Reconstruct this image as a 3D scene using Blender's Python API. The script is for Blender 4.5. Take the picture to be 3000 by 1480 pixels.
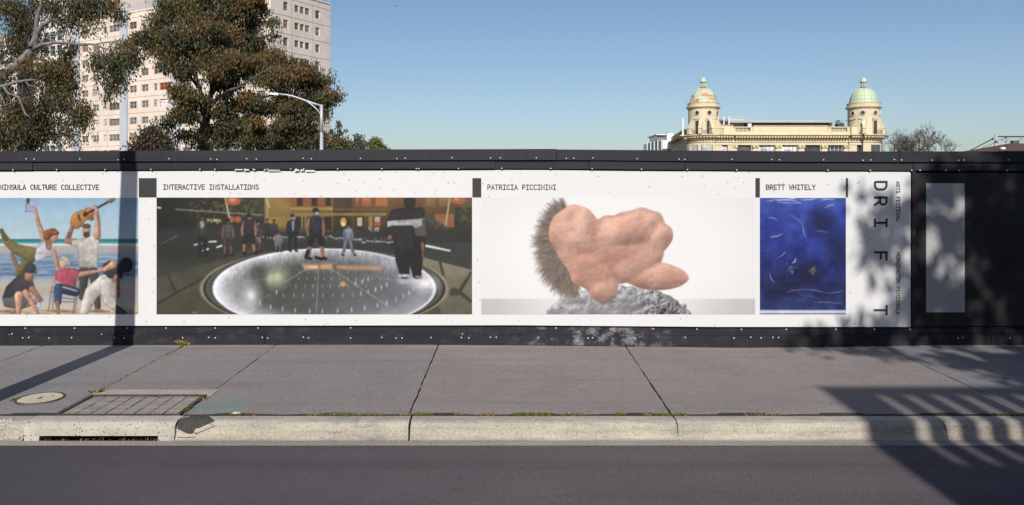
import bpy, math, random
import numpy as np
from mathutils import Vector, Matrix

for _o in list(bpy.data.objects):
    bpy.data.objects.remove(_o)
SC = bpy.context.scene
COL = SC.collection

# ---------------------------------------------------------------- camera
F = 2270.0          # focal length in photograph pixels (photograph 3000 x 1480)
CAM_Z = 2.19        # camera height above the gutter
HOR = 540.0         # horizon row in the photograph
YF = 9.6            # distance of the hoarding face
cd = bpy.data.cameras.new('camera')
cam = bpy.data.objects.new('camera', cd)
COL.objects.link(cam)
cam.location = (0, 0, CAM_Z)
cam.rotation_euler = (math.radians(90), 0, 0)
cd.sensor_width = 36
cd.lens = 36 * F / 3000
cd.shift_y = -200 / 3000
cd.clip_start = 0.1
cd.clip_end = 3000
SC.camera = cam

# ---------------------------------------------------------------- sky, sun, exposure
SUN_EL = math.radians(33.0)
TAN_E = math.tan(SUN_EL)
w = bpy.data.worlds.new('World')
SC.world = w
w.use_nodes = True
nt = w.node_tree
sky = nt.nodes.new('ShaderNodeTexSky')
sky.sky_type = 'NISHITA'
sky.sun_disc = False
sky.sun_elevation = SUN_EL
sky.sun_rotation = math.radians(180 + 1.7)
sky.altitude = 0
sky.air_density = 0.9
sky.dust_density = 1.0
sky.ozone_density = 2.3
bg = nt.nodes['Background']
bg.inputs['Strength'].default_value = 0.098
nt.links.new(sky.outputs[0], bg.inputs[0])

sl = bpy.data.lights.new('sun', 'SUN')
sl.energy = 4.6
sl.angle = math.radians(0.53)
sl.color = (1.0, 0.955, 0.89)
sun = bpy.data.objects.new('sun', sl)
COL.objects.link(sun)
sun.location = (0, -20, 30)
sun.rotation_euler = Vector((0.03, 1.0, -TAN_E)).to_track_quat('-Z', 'Y').to_euler()

SC.view_settings.view_transform = 'Standard'
SC.view_settings.look = 'None'
SC.view_settings.exposure = 0.0
SC.view_settings.gamma = 1.0

# ---------------------------------------------------------------- helpers
def fx(px): return (px - 1500) * YF / F
def fz(py): return CAM_Z + (HOR - py) * YF / F
def at(px, py, D): return ((px - 1500) * D / F, D, CAM_Z + (HOR - py) * D / F)
def lin(c):
    c = np.asarray(c, dtype=float) / 255.0
    return np.where(c <= 0.04045, c / 12.92, ((c + 0.055) / 1.055) ** 2.4)
def L3(*c): return tuple(float(v) for v in lin(c))

def tag(o, label=None, cat=None, group=None, kind=None):
    if label: o['label'] = label
    if cat: o['category'] = cat
    if group: o['group'] = group
    if kind: o['kind'] = kind
    return o

def empty(name, loc=(0, 0, 0), rz=0, parent=None):
    o = bpy.data.objects.new(name, None)
    o.empty_display_size = 0.3
    COL.objects.link(o)
    o.location = loc
    o.rotation_euler = (0, 0, rz)
    if parent: o.parent = parent
    return o

def link(name, me, parent=None, loc=(0, 0, 0), rz=0):
    o = bpy.data.objects.new(name, me)
    COL.objects.link(o)
    o.location = loc
    o.rotation_euler = (0, 0, rz)
    if parent: o.parent = parent
    return o

class MB:
    def __init__(s): s.v = []; s.f = []
    def box(s, x0, x1, y0, y1, z0, z1):
        n = len(s.v)
        s.v += [(x0, y0, z0), (x1, y0, z0), (x1, y1, z0), (x0, y1, z0), (x0, y0, z1), (x1, y0, z1), (x1, y1, z1), (x0, y1, z1)]
        s.f += [tuple(n + i for i in q) for q in ((0, 3, 2, 1), (4, 5, 6, 7), (0, 1, 5, 4), (1, 2, 6, 5), (2, 3, 7, 6), (3, 0, 4, 7))]
        return s
    def hexa(s, p):
        n = len(s.v); s.v += [tuple(q) for q in p]
        s.f += [tuple(n + i for i in q) for q in ((0, 3, 2, 1), (4, 5, 6, 7), (0, 1, 5, 4), (1, 2, 6, 5), (2, 3, 7, 6), (3, 0, 4, 7))]
        return s
    def quad(s, a, b, c, d):
        n = len(s.v); s.v += [tuple(a), tuple(b), tuple(c), tuple(d)]; s.f.append((n, n + 1, n + 2, n + 3)); return s
    def poly(s, pts):
        n = len(s.v); s.v += [tuple(p) for p in pts]; s.f.append(tuple(range(n, n + len(pts)))); return s
    def tube(s, pts, rad, seg=6, cap=True):
        pts = [Vector(p) for p in pts]
        if not hasattr(rad, '__len__'): rad = [rad] * len(pts)
        rings = []
        for i, p in enumerate(pts):
            if i == 0: d = pts[1] - p
            elif i == len(pts) - 1: d = p - pts[i - 1]
            else: d = pts[i + 1] - pts[i - 1]
            d.normalize()
            up = Vector((0, 0, 1)) if abs(d.z) < 0.9 else Vector((1, 0, 0))
            a = d.cross(up).normalized(); b = d.cross(a)
            n = len(s.v)
            for k in range(seg):
                t = 2 * math.pi * k / seg
                s.v.append(tuple(p + (a * math.cos(t) + b * math.sin(t)) * rad[i]))
            rings.append(n)
        for i in range(len(rings) - 1):
            for k in range(seg):
                k2 = (k + 1) % seg
                s.f.append((rings[i] + k, rings[i] + k2, rings[i + 1] + k2, rings[i + 1] + k))
        if cap:
            s.f.append(tuple(rings[0] + k for k in reversed(range(seg))))
            s.f.append(tuple(rings[-1] + k for k in range(seg)))
        return s
    def lathe(s, prof, c=(0, 0, 0), seg=24, a0=0.0, a1=2 * math.pi):
        full = abs(a1 - a0 - 2 * math.pi) < 1e-6
        m = seg if full else seg + 1
        n = len(s.v)
        for r, z in prof:
            for k in range(m):
                t = a0 + (a1 - a0) * k / seg
                s.v.append((c[0] + r * math.cos(t), c[1] + r * math.sin(t), c[2] + z))
        for i in range(len(prof) - 1):
            for k in range(seg):
                k2 = (k + 1) % m
                s.f.append((n + i * m + k, n + i * m + k2, n + (i + 1) * m + k2, n + (i + 1) * m + k))
        return s
    def mesh(s, mat, smooth=False):
        me = bpy.data.meshes.new('m')
        me.from_pydata(s.v, [], s.f)
        if mat is not None: me.materials.append(mat)
        if smooth: me.polygons.foreach_set('use_smooth', [True] * len(me.polygons))
        me.update()
        return me
    def build(s, name, mat, parent=None, loc=(0, 0, 0), rz=0, smooth=False):
        me = s.mesh(mat, smooth); me.name = name
        return link(name, me, parent, loc, rz)

# ---------------------------------------------------------------- materials
def new_mat(name):
    m = bpy.data.materials.new(name); m.use_nodes = True
    nt = m.node_tree
    return m, nt, nt.nodes['Principled BSDF']

def N(nt, t, **kw):
    n = nt.nodes.new(t)
    for k, v in kw.items():
        if k.startswith('i_'):
            key = k[2:]
            key = int(key) if key.isdigit() else key.replace('_', ' ')
            n.inputs[key].default_value = v
        else: setattr(n, k, v)
    return n

def mixc(nt, fac, a, b, blend='MIX'):
    n = nt.nodes.new('ShaderNodeMix'); n.data_type = 'RGBA'; n.blend_type = blend
    def put(sock, v):
        if isinstance(v, bpy.types.NodeSocket): nt.links.new(v, sock)
        elif isinstance(v, (int, float)): sock.default_value = v
        else: sock.default_value = (*v[:3], 1)
    put(n.inputs[0], fac); put(n.inputs[6], a); put(n.inputs[7], b)
    return n.outputs[2]

def noise(nt, co, scale, detail=4, rough=0.55):
    n = N(nt, 'ShaderNodeTexNoise'); n.inputs['Scale'].default_value = scale
    n.inputs['Detail'].default_value = detail; n.inputs['Roughness'].default_value = rough
    nt.links.new(co, n.inputs['Vector']); return n.outputs[0]

def ramp(nt, fac, p0, p1, c0=(0, 0, 0), c1=(1, 1, 1)):
    n = nt.nodes.new('ShaderNodeValToRGB')
    n.color_ramp.elements[0].position = p0; n.color_ramp.elements[1].position = p1
    n.color_ramp.elements[0].color = (*c0, 1); n.color_ramp.elements[1].color = (*c1, 1)
    nt.links.new(fac, n.inputs[0]); return n.outputs[0]

def pos(nt, scale=None):
    n = N(nt, 'ShaderNodeNewGeometry').outputs['Position']
    if scale:
        m = N(nt, 'ShaderNodeMapping'); m.inputs['Scale'].default_value = scale
        nt.links.new(n, m.inputs['Vector']); return m.outputs[0]
    return n

def bump(nt, bsdf, h, strength, dist=0.01):
    b = N(nt, 'ShaderNodeBump'); b.inputs['Strength'].default_value = strength; b.inputs['Distance'].default_value = dist
    nt.links.new(h, b.inputs['Height']); nt.links.new(b.outputs[0], bsdf.inputs['Normal'])

def pm(name, col, rough=0.75, var=0.18, scale=3.0, grain=0.0, gscale=60, bmp=0.0, metal=0.0, spec=0.5, tint=None, stretch=None):
    """plain surface: large tone drift + optional grain"""
    m, nt, b = new_mat(name)
    co = pos(nt, stretch)
    c = np.array(col)
    c0 = tuple(c * (1 - var)); c1 = tuple(np.array(tint if tint is not None else c) * (1 + var))
    out = mixc(nt, ramp(nt, noise(nt, co, scale, 6), 0.3, 0.7), c0, c1)
    if grain:
        g = noise(nt, co, gscale, 2, 0.7)
        out = mixc(nt, grain, out, mixc(nt, ramp(nt, g, 0.35, 0.68), tuple(c * 0.25), tuple(np.minimum(c * 1.9, 0.95))))
        if bmp: bump(nt, b, g, bmp)
    elif bmp: bump(nt, b, noise(nt, co, gscale, 3), bmp)
    nt.links.new(out, b.inputs['Base Color'])
    b.inputs['Roughness'].default_value = rough; b.inputs['Metallic'].default_value = metal
    b.inputs['Specular IOR Level'].default_value = spec
    return m

def attr_mat(name, rough=0.7, spec=0.3, trans=0.0):
    m, nt, b = new_mat(name)
    a = N(nt, 'ShaderNodeAttribute'); a.attribute_name = 'Col'
    nt.links.new(a.outputs['Color'], b.inputs['Base Color'])
    b.inputs['Roughness'].default_value = rough; b.inputs['Specular IOR Level'].default_value = spec
    if trans:
        t = N(nt, 'ShaderNodeBsdfTranslucent'); nt.links.new(a.outputs['Color'], t.inputs[0])
        mx = N(nt, 'ShaderNodeMixShader'); mx.inputs[0].default_value = trans
        nt.links.new(b.outputs[0], mx.inputs[1]); nt.links.new(t.outputs[0], mx.inputs[2])
        nt.links.new(mx.outputs[0], nt.nodes['Material Output'].inputs[0])
    return m

M = {}
def MapTo(nt, sock, a, b):
    mr = N(nt, 'ShaderNodeMapRange'); nt.links.new(sock, mr.inputs[0]); mr.inputs[1].default_value = a; mr.inputs[2].default_value = b
    return mr.outputs[0]
def ground_mat(name, col, blotch, grain, gscale, streak=False, mark=None, warm=None):
    m, nt, b = new_mat(name)
    co = pos(nt); c = np.array(col)
    w2 = np.array(warm if warm else col)
    out = mixc(nt, ramp(nt, noise(nt, co, 0.7, 5), 0.3, 0.7), tuple(c * (1 - blotch)), tuple(w2 * (1 + blotch)))
    out = mixc(nt, ramp(nt, noise(nt, co, 3.1, 6), 0.45, 0.75), out, tuple(c * (1 + blotch * 0.9)))
    if streak:
        s = noise(nt, pos(nt, (0.25, 4.0, 1)), 1.2, 5)
        out = mixc(nt, ramp(nt, s, 0.5, 0.75), out, tuple(c * 0.78))
    g = noise(nt, co, gscale, 2, 0.75)
    out = mixc(nt, grain, out, mixc(nt, ramp(nt, g, 0.38, 0.64), tuple(c * 0.3), tuple(c * 2.1)))
    v = N(nt, 'ShaderNodeTexVoronoi'); v.inputs['Scale'].default_value = 9.0; nt.links.new(co, v.inputs['Vector'])
    out = mixc(nt, ramp(nt, v.outputs[0], 0.045, 0.09, (0.75, 0.75, 0.75), (0, 0, 0)), out, tuple(c * 0.45))
    if streak:
        v2 = N(nt, 'ShaderNodeTexVoronoi'); v2.inputs['Scale'].default_value = 5.0; nt.links.new(pos(nt, (1.3, 2.6, 1)), v2.inputs['Vector'])
        out = mixc(nt, ramp(nt, v2.outputs[0], 0.055, 0.10, (0.8, 0.8, 0.8), (0, 0, 0)), out, tuple(c * 0.35))
        v3 = N(nt, 'ShaderNodeTexVoronoi'); v3.inputs['Scale'].default_value = 1.7; nt.links.new(pos(nt, (1, 1.1, 1)), v3.inputs['Vector'])
        out = mixc(nt, ramp(nt, v3.outputs[0], 0.035, 0.05, (0.5, 0.5, 0.5), (0, 0, 0)), out, tuple(c * 1.6))
        sn = noise(nt, pos(nt, (0.9, 1.3, 1)), 1.3, 7, 0.65)
        out = mixc(nt, ramp(nt, sn, 0.56, 0.74, (0, 0, 0), (0.42, 0.42, 0.42)), out, tuple(c * 0.62))
        out = mixc(nt, ramp(nt, sn, 0.24, 0.40, (0.4, 0.4, 0.4), (0, 0, 0)), out, tuple(c * 1.35))
        sx = N(nt, 'ShaderNodeSeparateXYZ'); nt.links.new(co, sx.inputs[0])
        am = N(nt, 'ShaderNodeMath', operation='MULTIPLY_ADD'); nt.links.new(noise(nt, pos(nt, (0.6, 2, 1)), 2.0, 5), am.inputs[0]); am.inputs[1].default_value = 0.5; nt.links.new(sx.outputs[1], am.inputs[2])
        out = mixc(nt, ramp(nt, MapTo(nt, am.outputs[0], 9.66, 9.82), 0.0, 1.0, (0, 0, 0), (0.5, 0.5, 0.5)), out, (0.36, 0.32, 0.27))
    else:
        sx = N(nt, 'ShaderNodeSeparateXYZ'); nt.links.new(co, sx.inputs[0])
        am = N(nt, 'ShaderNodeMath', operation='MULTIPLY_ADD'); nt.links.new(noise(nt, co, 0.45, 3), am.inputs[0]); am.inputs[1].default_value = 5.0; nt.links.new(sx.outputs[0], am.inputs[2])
        out = mixc(nt, ramp(nt, MapTo(nt, am.outputs[0], 2.6, -1.2), 0, 1, (0, 0, 0), (0.85, 0.85, 0.85)), out, tuple(c * np.array((0.50, 0.54, 0.62))))  # vignette-like darkening toward the left, painted into the asphalt colour
        tw = noise(nt, pos(nt, (0.18, 2.6, 1)), 1.0, 6, 0.6)
        out = mixc(nt, ramp(nt, tw, 0.5, 0.68, (0, 0, 0), (0.45, 0.45, 0.45)), out, tuple(c * 0.62))
        oil = noise(nt, co, 1.7, 6, 0.6)
        out = mixc(nt, ramp(nt, oil, 0.62, 0.74, (0, 0, 0), (0.5, 0.5, 0.5)), out, tuple(c * 0.5))
    if mark is not None:
        vm = N(nt, 'ShaderNodeVectorMath', operation='DISTANCE'); nt.links.new(co, vm.inputs[0]); vm.inputs[1].default_value = mark
        ad = N(nt, 'ShaderNodeMath', operation='ADD'); nt.links.new(vm.outputs['Value'], ad.inputs[0]); nt.links.new(noise(nt, co, 7, 4), ad.inputs[1])
        out = mixc(nt, ramp(nt, ad.outputs[0], 0.55, 0.85, (0.38, 0.38, 0.38), (0, 0, 0)), out, L3(96, 140, 126))
    nt.links.new(out, b.inputs['Base Color'])
    b.inputs['Roughness'].default_value = 0.9; b.inputs['Specular IOR Level'].default_value = 0.25
    bump(nt, b, g, 0.35, 0.004)
    return m

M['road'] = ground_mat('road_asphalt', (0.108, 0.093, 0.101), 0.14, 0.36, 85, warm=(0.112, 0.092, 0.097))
M['path'] = ground_mat('path_asphalt', (0.213, 0.19, 0.187), 0.12, 0.32, 75, streak=True, mark=(-2.62, 7.1, 0.16))
M['path_blue'] = ground_mat('path_asphalt_cool', (0.205, 0.193, 0.197), 0.13, 0.32, 75, streak=True)
M['path_warm'] = ground_mat('path_asphalt_warm', (0.226, 0.195, 0.186), 0.12, 0.32, 75, streak=True)
M['soil'] = pm('joint_soil', (0.035, 0.03, 0.024), 0.95, 0.4, 20)
M['kerb'] = None
def kerb_mat():
    m, nt, b = new_mat('kerb_concrete')
    co = pos(nt); c = np.array((0.43, 0.39, 0.325))
    out = mixc(nt, ramp(nt, noise(nt, co, 2.2, 6), 0.3, 0.7), tuple(c * 0.85), tuple(c * 1.12))
    st = noise(nt, pos(nt, (0.8, 6, 14)), 1.6, 6, 0.65)
    out = mixc(nt, ramp(nt, st, 0.44, 0.66, (0, 0, 0), (0.8, 0.8, 0.8)), out, (0.25, 0.225, 0.19))
    st2 = noise(nt, pos(nt, (2.2, 8, 5)), 1.1, 7, 0.7)
    out = mixc(nt, ramp(nt, st2, 0.55, 0.68, (0, 0, 0), (0.6, 0.6, 0.6)), out, (0.17, 0.155, 0.135))
    g = noise(nt, co, 55, 2, 0.7)
    out = mixc(nt, 0.25, out, mixc(nt, ramp(nt, g, 0.35, 0.65), tuple(c * 0.35), tuple(c * 1.5)))
    dk = noise(nt, pos(nt, (3, 1, 9)), 2.3, 6, 0.7)
    x = N(nt, 'ShaderNodeSeparateXYZ'); nt.links.new(co, x.inputs[0])
    mr = N(nt, 'ShaderNodeMapRange'); nt.links.new(x.outputs[0], mr.inputs[0])
    mr.inputs[1].default_value = -1.75; mr.inputs[2].default_value = -1.5
    mr2 = N(nt, 'ShaderNodeMapRange'); nt.links.new(x.outputs[0], mr2.inputs[0])
    mr2.inputs[1].default_value = -0.95; mr2.inputs[2].default_value = -1.2
    mu = N(nt, 'ShaderNodeMath', operation='MULTIPLY'); nt.links.new(mr.outputs[0], mu.inputs[0]); nt.links.new(mr2.outputs[0], mu.inputs[1])
    mu2 = N(nt, 'ShaderNodeMath', operation='MULTIPLY'); nt.links.new(mu.outputs[0], mu2.inputs[0])
    nt.links.new(ramp(nt, dk, 0.5, 0.62), mu2.inputs[1])
    mu3 = N(nt, 'ShaderNodeMath', operation='MULTIPLY'); nt.links.new(mu2.outputs[0], mu3.inputs[0]); mu3.inputs[1].default_value = 0.65
    out = mixc(nt, mu3.outputs[0], out, (0.17, 0.17, 0.17))
    nt.links.new(out, b.inputs['Base Color']); b.inputs['Roughness'].default_value = 0.9; b.inputs['Specular IOR Level'].default_value = 0.2
    bump(nt, b, g, 0.4, 0.004)
    return m
M['kerb'] = kerb_mat()
M['gutter'] = ground_mat('gutter_concrete', (0.30, 0.265, 0.235), 0.12, 0.22, 70, streak=True)
def pitted():
    m, nt, b = new_mat('pitted_concrete')
    co = pos(nt); c = np.array((0.43, 0.40, 0.35))
    out = mixc(nt, ramp(nt, noise(nt, co, 4, 6), 0.3, 0.7), tuple(c * 0.82), tuple(c * 1.15))
    for sc, a in ((38, 0.16), (21, 0.11)):
        v = N(nt, 'ShaderNodeTexVoronoi'); v.inputs['Scale'].default_value = sc; nt.links.new(co, v.inputs['Vector'])
        out = mixc(nt, ramp(nt, v.outputs[0], a, a + 0.1, (0.85, 0.85, 0.85), (0, 0, 0)), out, (0.1, 0.09, 0.08))
    nt.links.new(out, b.inputs['Base Color']); b.inputs['Roughness'].default_value = 0.9
    bump(nt, b, noise(nt, co, 60, 2), 0.5, 0.005)
    return m
M['pitted'] = pitted()
M['infill'] = pm('lid_infill_concrete', (0.255, 0.225, 0.20), 0.85, 0.2, 9, 0.25, 80, 0.3)
M['surround'] = pm('pit_surround_concrete', (0.36, 0.32, 0.27), 0.9, 0.2, 6, 0.25, 70, 0.3)
M['manhole'] = pm('manhole_concrete', (0.52, 0.45, 0.34), 0.9, 0.15, 8, 0.3, 60, 0.3)
M['iron'] = pm('dark_iron', (0.085, 0.07, 0.06), 0.65, 0.4, 14, 0.2, 80, 0.2, 0.4)
M['patch'] = pm('bitumen_patch', (0.055, 0.05, 0.048), 0.9, 0.3, 12, 0.45, 90, 0.8)
M['pit_dark'] = pm('pit_interior', (0.06, 0.052, 0.045), 0.95, 0.3, 6)
M['earth'] = pm('earth', (0.13, 0.11, 0.085), 0.95, 0.3, 0.2)
def board_mat(name, col, scuff=False):
    m, nt, b = new_mat(name)
    co = pos(nt); c = np.array(col)
    out = mixc(nt, ramp(nt, noise(nt, pos(nt, (0.5, 1, 3)), 1.4, 6), 0.3, 0.7), tuple(c * 0.8), tuple(c * 1.25))
    dr = noise(nt, pos(nt, (9, 1, 0.5)), 2.5, 5, 0.6)
    out = mixc(nt, ramp(nt, dr, 0.52, 0.8, (0, 0, 0), (0.5, 0.5, 0.5)), out, tuple(c * 1.9))
    fs = noise(nt, co, 42, 2)
    out = mixc(nt, ramp(nt, fs, 0.72, 0.78, (0, 0, 0), (0.5, 0.5, 0.5)), out, (0.12, 0.12, 0.12))
    if scuff:
        ds = noise(nt, pos(nt, (1, 1, 2.2)), 3.0, 8, 0.7)
        out = mixc(nt, ramp(nt, ds, 0.54, 0.72, (0, 0, 0), (0.28, 0.28, 0.28)), out, (0.13, 0.125, 0.12))
        x = N(nt, 'ShaderNodeSeparateXYZ'); nt.links.new(co, x.inputs[0])
        def win(a, b2):
            mr = N(nt, 'ShaderNodeMapRange'); nt.links.new(x.outputs[0], mr.inputs[0]); mr.inputs[1].default_value = a; mr.inputs[2].default_value = b2
            return mr.outputs[0]
        mu = N(nt, 'ShaderNodeMath', operation='MULTIPLY'); nt.links.new(win(-0.1, 0.5), mu.inputs[0]); nt.links.new(win(2.2, 1.5), mu.inputs[1])
        s = noise(nt, pos(nt, (1.0, 1, 1.3)), 5.5, 9, 0.68)
        mu2 = N(nt, 'ShaderNodeMath', operation='MULTIPLY'); nt.links.new(mu.outputs[0], mu2.inputs[0]); nt.links.new(ramp(nt, s, 0.5, 0.66), mu2.inputs[1])
        out = mixc(nt, mu2.outputs[0], out, (0.26, 0.26, 0.27))
    nt.links.new(out, b.inputs['Base Color']); b.inputs['Roughness'].default_value = 0.6; b.inputs['Specular IOR Level'].default_value = 0.22
    bump(nt, b, noise(nt, co, 30, 3), 0.12, 0.003)
    return m
M['board'] = board_mat('charcoal_painted_board', (0.024, 0.0245, 0.031))
M['board_low'] = board_mat('charcoal_lower_board', (0.021, 0.021, 0.027), True)
M['black'] = pm('black_paint', (0.012, 0.012, 0.014), 0.6, 0.3, 4)
M['screw'] = pm('zinc_screw', (0.66, 0.66, 0.66), 0.45, 0.05, 5, spec=0.6)
def poster_mat():
    m, nt, b = new_mat('poster_vinyl')
    co = pos(nt)
    out = mixc(nt, noise(nt, co, 1.5, 3), (0.62, 0.62, 0.625), (0.645, 0.645, 0.648))
    v = N(nt, 'ShaderNodeTexVoronoi'); v.inputs['Scale'].default_value = 10.5; v.inputs['Randomness'].default_value = 1
    nt.links.new(co, v.inputs['Vector'])
    sp = ramp(nt, v.outputs[0], 0.085, 0.14, (0.75, 0.75, 0.75), (0, 0, 0))
    keep = ramp(nt, noise(nt, co, 6, 2), 0.36, 0.46)
    out = mixc(nt, mixc(nt, 1.0, sp, keep, 'MULTIPLY'), out, (0.30, 0.31, 0.33))
    nt.links.new(out, b.inputs['Base Color']); b.inputs['Roughness'].default_value = 0.6; b.inputs['Specular IOR Level'].default_value = 0.3
    bump(nt, b, noise(nt, pos(nt, (1.2, 1, 0.6)), 1.6, 3), 0.08, 0.02)
    return m
M['poster'] = poster_mat()
M['plain_print'] = pm('pale_print', (0.64, 0.64, 0.64), 0.6, 0.01, 2, spec=0.3)
M['ink'] = pm('charcoal_ink', (0.036, 0.036, 0.037), 0.6, 0.1, 4, spec=0.3)
M['print'] = attr_mat('printed_picture', 0.6, 0.3)
M['blackvinyl'] = pm('black_vinyl', (0.017, 0.017, 0.018), 0.5, 0.3, 3, spec=0.4)
M['greyvinyl'] = pm('grey_vinyl', (0.34, 0.34, 0.34), 0.55, 0.05, 3)
M['sticker'] = pm('red_sticker', (0.10, 0.018, 0.02), 0.6, 0.3, 9)
M['leaf'] = attr_mat('foliage', 0.55, 0.35, 0.18)
M['weed'] = attr_mat('weed_blades', 0.7, 0.2, 0.25)
M['bark_pale'] = pm('gum_bark_pale', (0.155, 0.145, 0.148), 0.85, 0.4, 4, stretch=(1, 1, 0.3))
M['bark_dark'] = pm('bark_dark', (0.085, 0.068, 0.058), 0.9, 0.35, 5, stretch=(1, 1, 0.3))
M['twig'] = pm('grey_twigs', (0.115, 0.095, 0.095), 0.9, 0.3, 3)
M['galv'] = pm('galvanised_steel', (0.47, 0.48, 0.5), 0.5, 0.08, 8, metal=0.3)

# ================================================================= GROUND
g = MB(); g.quad((-1500, -300, -0.3), (1500, -300, -0.3), (1500, 2500, -0.3), (-1500, 2500, -0.3))
tag(g.build('ground', M['earth']), kind='structure')

rng = random.Random(5)
BASE = [(-2000, 1012), (0, 1012), (340, 1010), (800, 1009), (1283, 1009), (1650, 1012), (2180, 1018), (2500, 1015), (2750, 1010), (3000, 1010), (5000, 1010)]
def interp(tab, x):
    for (a, ya), (b, yb) in zip(tab, tab[1:]):
        if x <= b: return ya + (yb - ya) * max(0, (x - a)) / (b - a)
    return tab[-1][1]
def px_of(X): return 1500 + X * F / YF
def zrear(X): return fz(interp(BASE, px_of(X)))
YK = 6.83           # back of kerb
def footz(X, Y):
    t = (Y - YK) / (YF - YK)
    return 0.155 + (zrear(X) - 0.155) * t

# road: slightly crowned sheet
rd = MB()
ys = [-1.6, 0, 2, 4, 5.2, 6.0, 6.3, 6.475]
def roadz(Y): return 0.004 + 0.05 * max(0, 1 - ((Y - 2.4) / 4.1) ** 2)
for a, b in zip(ys, ys[1:]):
    rd.quad((-60, a, roadz(a)), (60, a, roadz(a)), (60, b, roadz(b)), (-60, b, roadz(b)))
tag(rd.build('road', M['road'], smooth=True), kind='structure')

# near-side kerb and pavement (behind the viewer)
nk = MB(); nk.box(-60, 60, -1.85, -1.602, -0.28, 0.14)
tag(nk.build('near_kerb', M['kerb']), kind='structure')
np_ = MB(); np_.box(-60, 60, -4.2, -1.86, -0.28, 0.15)
tag(np_.build('near_pavement', M['path']), kind='structure')

# footpath: soil bed with slabs as pieces
bed = MB()
bx = [-40, -12, -8, -4, -2, 0, 2, 4, 6, 8, 12, 40]
for a, b in zip(bx, bx[1:]):
    bed.quad((a, YK - 0.03, 0.155 - 0.03), (b, YK - 0.03, 0.155 - 0.03), (b, 9.75, zrear(b) - 0.03), (a, 9.75, zrear(a) - 0.03))
foot = tag(bed.build('footpath', M['soil']), kind='structure')
J = [-20.0, -13.2, -10.4, -8.1, -5.8, -4.05, -2.92, -0.91, 1.41, 4.59, 6.9, 9.3, 12.5, 20.0]
def slab(x0, x1, y0, y1, mat):
    gp = 0.006
    x0 += gp; x1 -= gp; y0 += gp; y1 -= gp
    nx = max(2, int((x1 - x0) / 0.12)); ny = max(2, int((y1 - y0) / 0.12))
    top = []
    mb = MB()
    for j in range(ny + 1):
        for i in range(nx + 1):
            X = x0 + (x1 - x0) * i / nx; Y = y0 + (y1 - y0) * j / ny
            jx = rng.uniform(-0.006, 0.006); jy = rng.uniform(-0.006, 0.006)
            e = 0.004 if i in (0, nx) or j in (0, ny) else 0
            mb.v.append((X + (jx if i in (0, nx) else 0), Y + (jy if j in (0, ny) else 0), footz(X, Y) - e + rng.uniform(-0.0008, 0.0008)))
    W = nx + 1
    for j in range(ny):
        for i in range(nx):
            mb.f.append((j * W + i, j * W + i + 1, (j + 1) * W + i + 1, (j + 1) * W + i))
    per = [i for i in range(W)] + [j * W + nx for j in range(1, ny + 1)] + [ny * W + i for i in range(nx - 1, -1, -1)] + [j * W for j in range(ny - 1, 0, -1)]
    n = len(mb.v)
    for k in per:
        v = mb.v[k]; mb.v.append((v[0], v[1], v[2] - 0.024))
    for a in range(len(per)):
        b = (a + 1) % len(per)
        mb.f.append((per[a], n + a, n + b, per[b]))
    return mb.build('slab', mat, foot, smooth=False)
cyc = ['path', 'path_blue', 'path', 'path_blue', 'path_blue', 'path', 'path', 'path_warm', 'path_warm', 'path_blue', 'path', 'path_blue', 'path']
for k, (a, b) in enumerate(zip(J, J[1:])):
    m = M[cyc[k]]
    YS = YK + 0.04
    if abs(a + 4.05) < 0.01: slab(a, b, 7.62, 9.72, m)
    elif abs(a - 4.59) < 0.01:
        slab(a, b, YS, 8.22, m); slab(a, b, 8.22, 9.72, m)
    else: slab(a, b, YS, 9.72, m)

jf = MB()
for a, b in ((-20, -4.06), (-2.915, 20)):
    nn = int((b - a) / 0.15)
    for i in range(nn):
        x0_, x1_ = a + (b - a) * i / nn, a + (b - a) * (i + 1) / nn
        z_ = 0.1495 + 0.0025 * math.sin(x0_ * 7) + 0.001 * math.sin(x0_ * 23); z2 = 0.1495 + 0.0025 * math.sin(x1_ * 7) + 0.001 * math.sin(x1_ * 23)
        jf.quad((x0_, 6.8225, z_), (x1_, 6.8225, z2), (x1_, 6.905, z2 + 0.002), (x0_, 6.905, z_ + 0.002))
jf.build('joint_filler', M['soil'], foot)

# drainage pit lid set into the footpath
pit = empty('drain_pit_lid', (-3.51, 7.2, 0.13))
tag(pit, 'rectangular drain pit lid with gridded concrete infill behind the kerb inlet', 'pit lid')
def W2P(o): return Vector(o.location)
def sub(mb, name, mat, parent, smooth=False):
    """mesh written in world coordinates, parented to an unrotated root"""
    o = mb.build(name, mat, parent, smooth=smooth)
    r = parent; off = Vector((0, 0, 0))
    while r is not None:
        off += Vector(r.location); r = r.parent
    o.location = -off
    return o
X0, X1, Y0, Y1 = -4.045, -2.93, 6.835, 7.44
def pz(x, y, d=0.0): return footz(x, y) + d
def flat(mb, x0, x1, y0, y1, d=0.0, th=0.03):
    mb.hexa([(x0, y0, pz(x0, y0, d - th)), (x1, y0, pz(x1, y0, d - th)), (x1, y1, pz(x1, y1, d - th)), (x0, y1, pz(x0, y1, d - th)),
             (x0, y0, pz(x0, y0, d)), (x1, y0, pz(x1, y0, d)), (x1, y1, pz(x1, y1, d)), (x0, y1, pz(x0, y1, d))])
fr = MB()
flat(fr, X0, X1, Y0, Y0 + 0.022, 0.004); flat(fr, X0, X1, Y1 - 0.03, Y1, 0.006)
flat(fr, X0, X0 + 0.04, Y0 + 0.022, Y1 - 0.03, 0.005); flat(fr, X1 - 0.035, X1, Y0 + 0.022, Y1 - 0.03, 0.005)
sub(fr, 'frame', M['iron'], pit)
sr = MB(); flat(sr, X0, X1 + 0.05, Y1 + 0.004, 7.612, 0.003)
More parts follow.
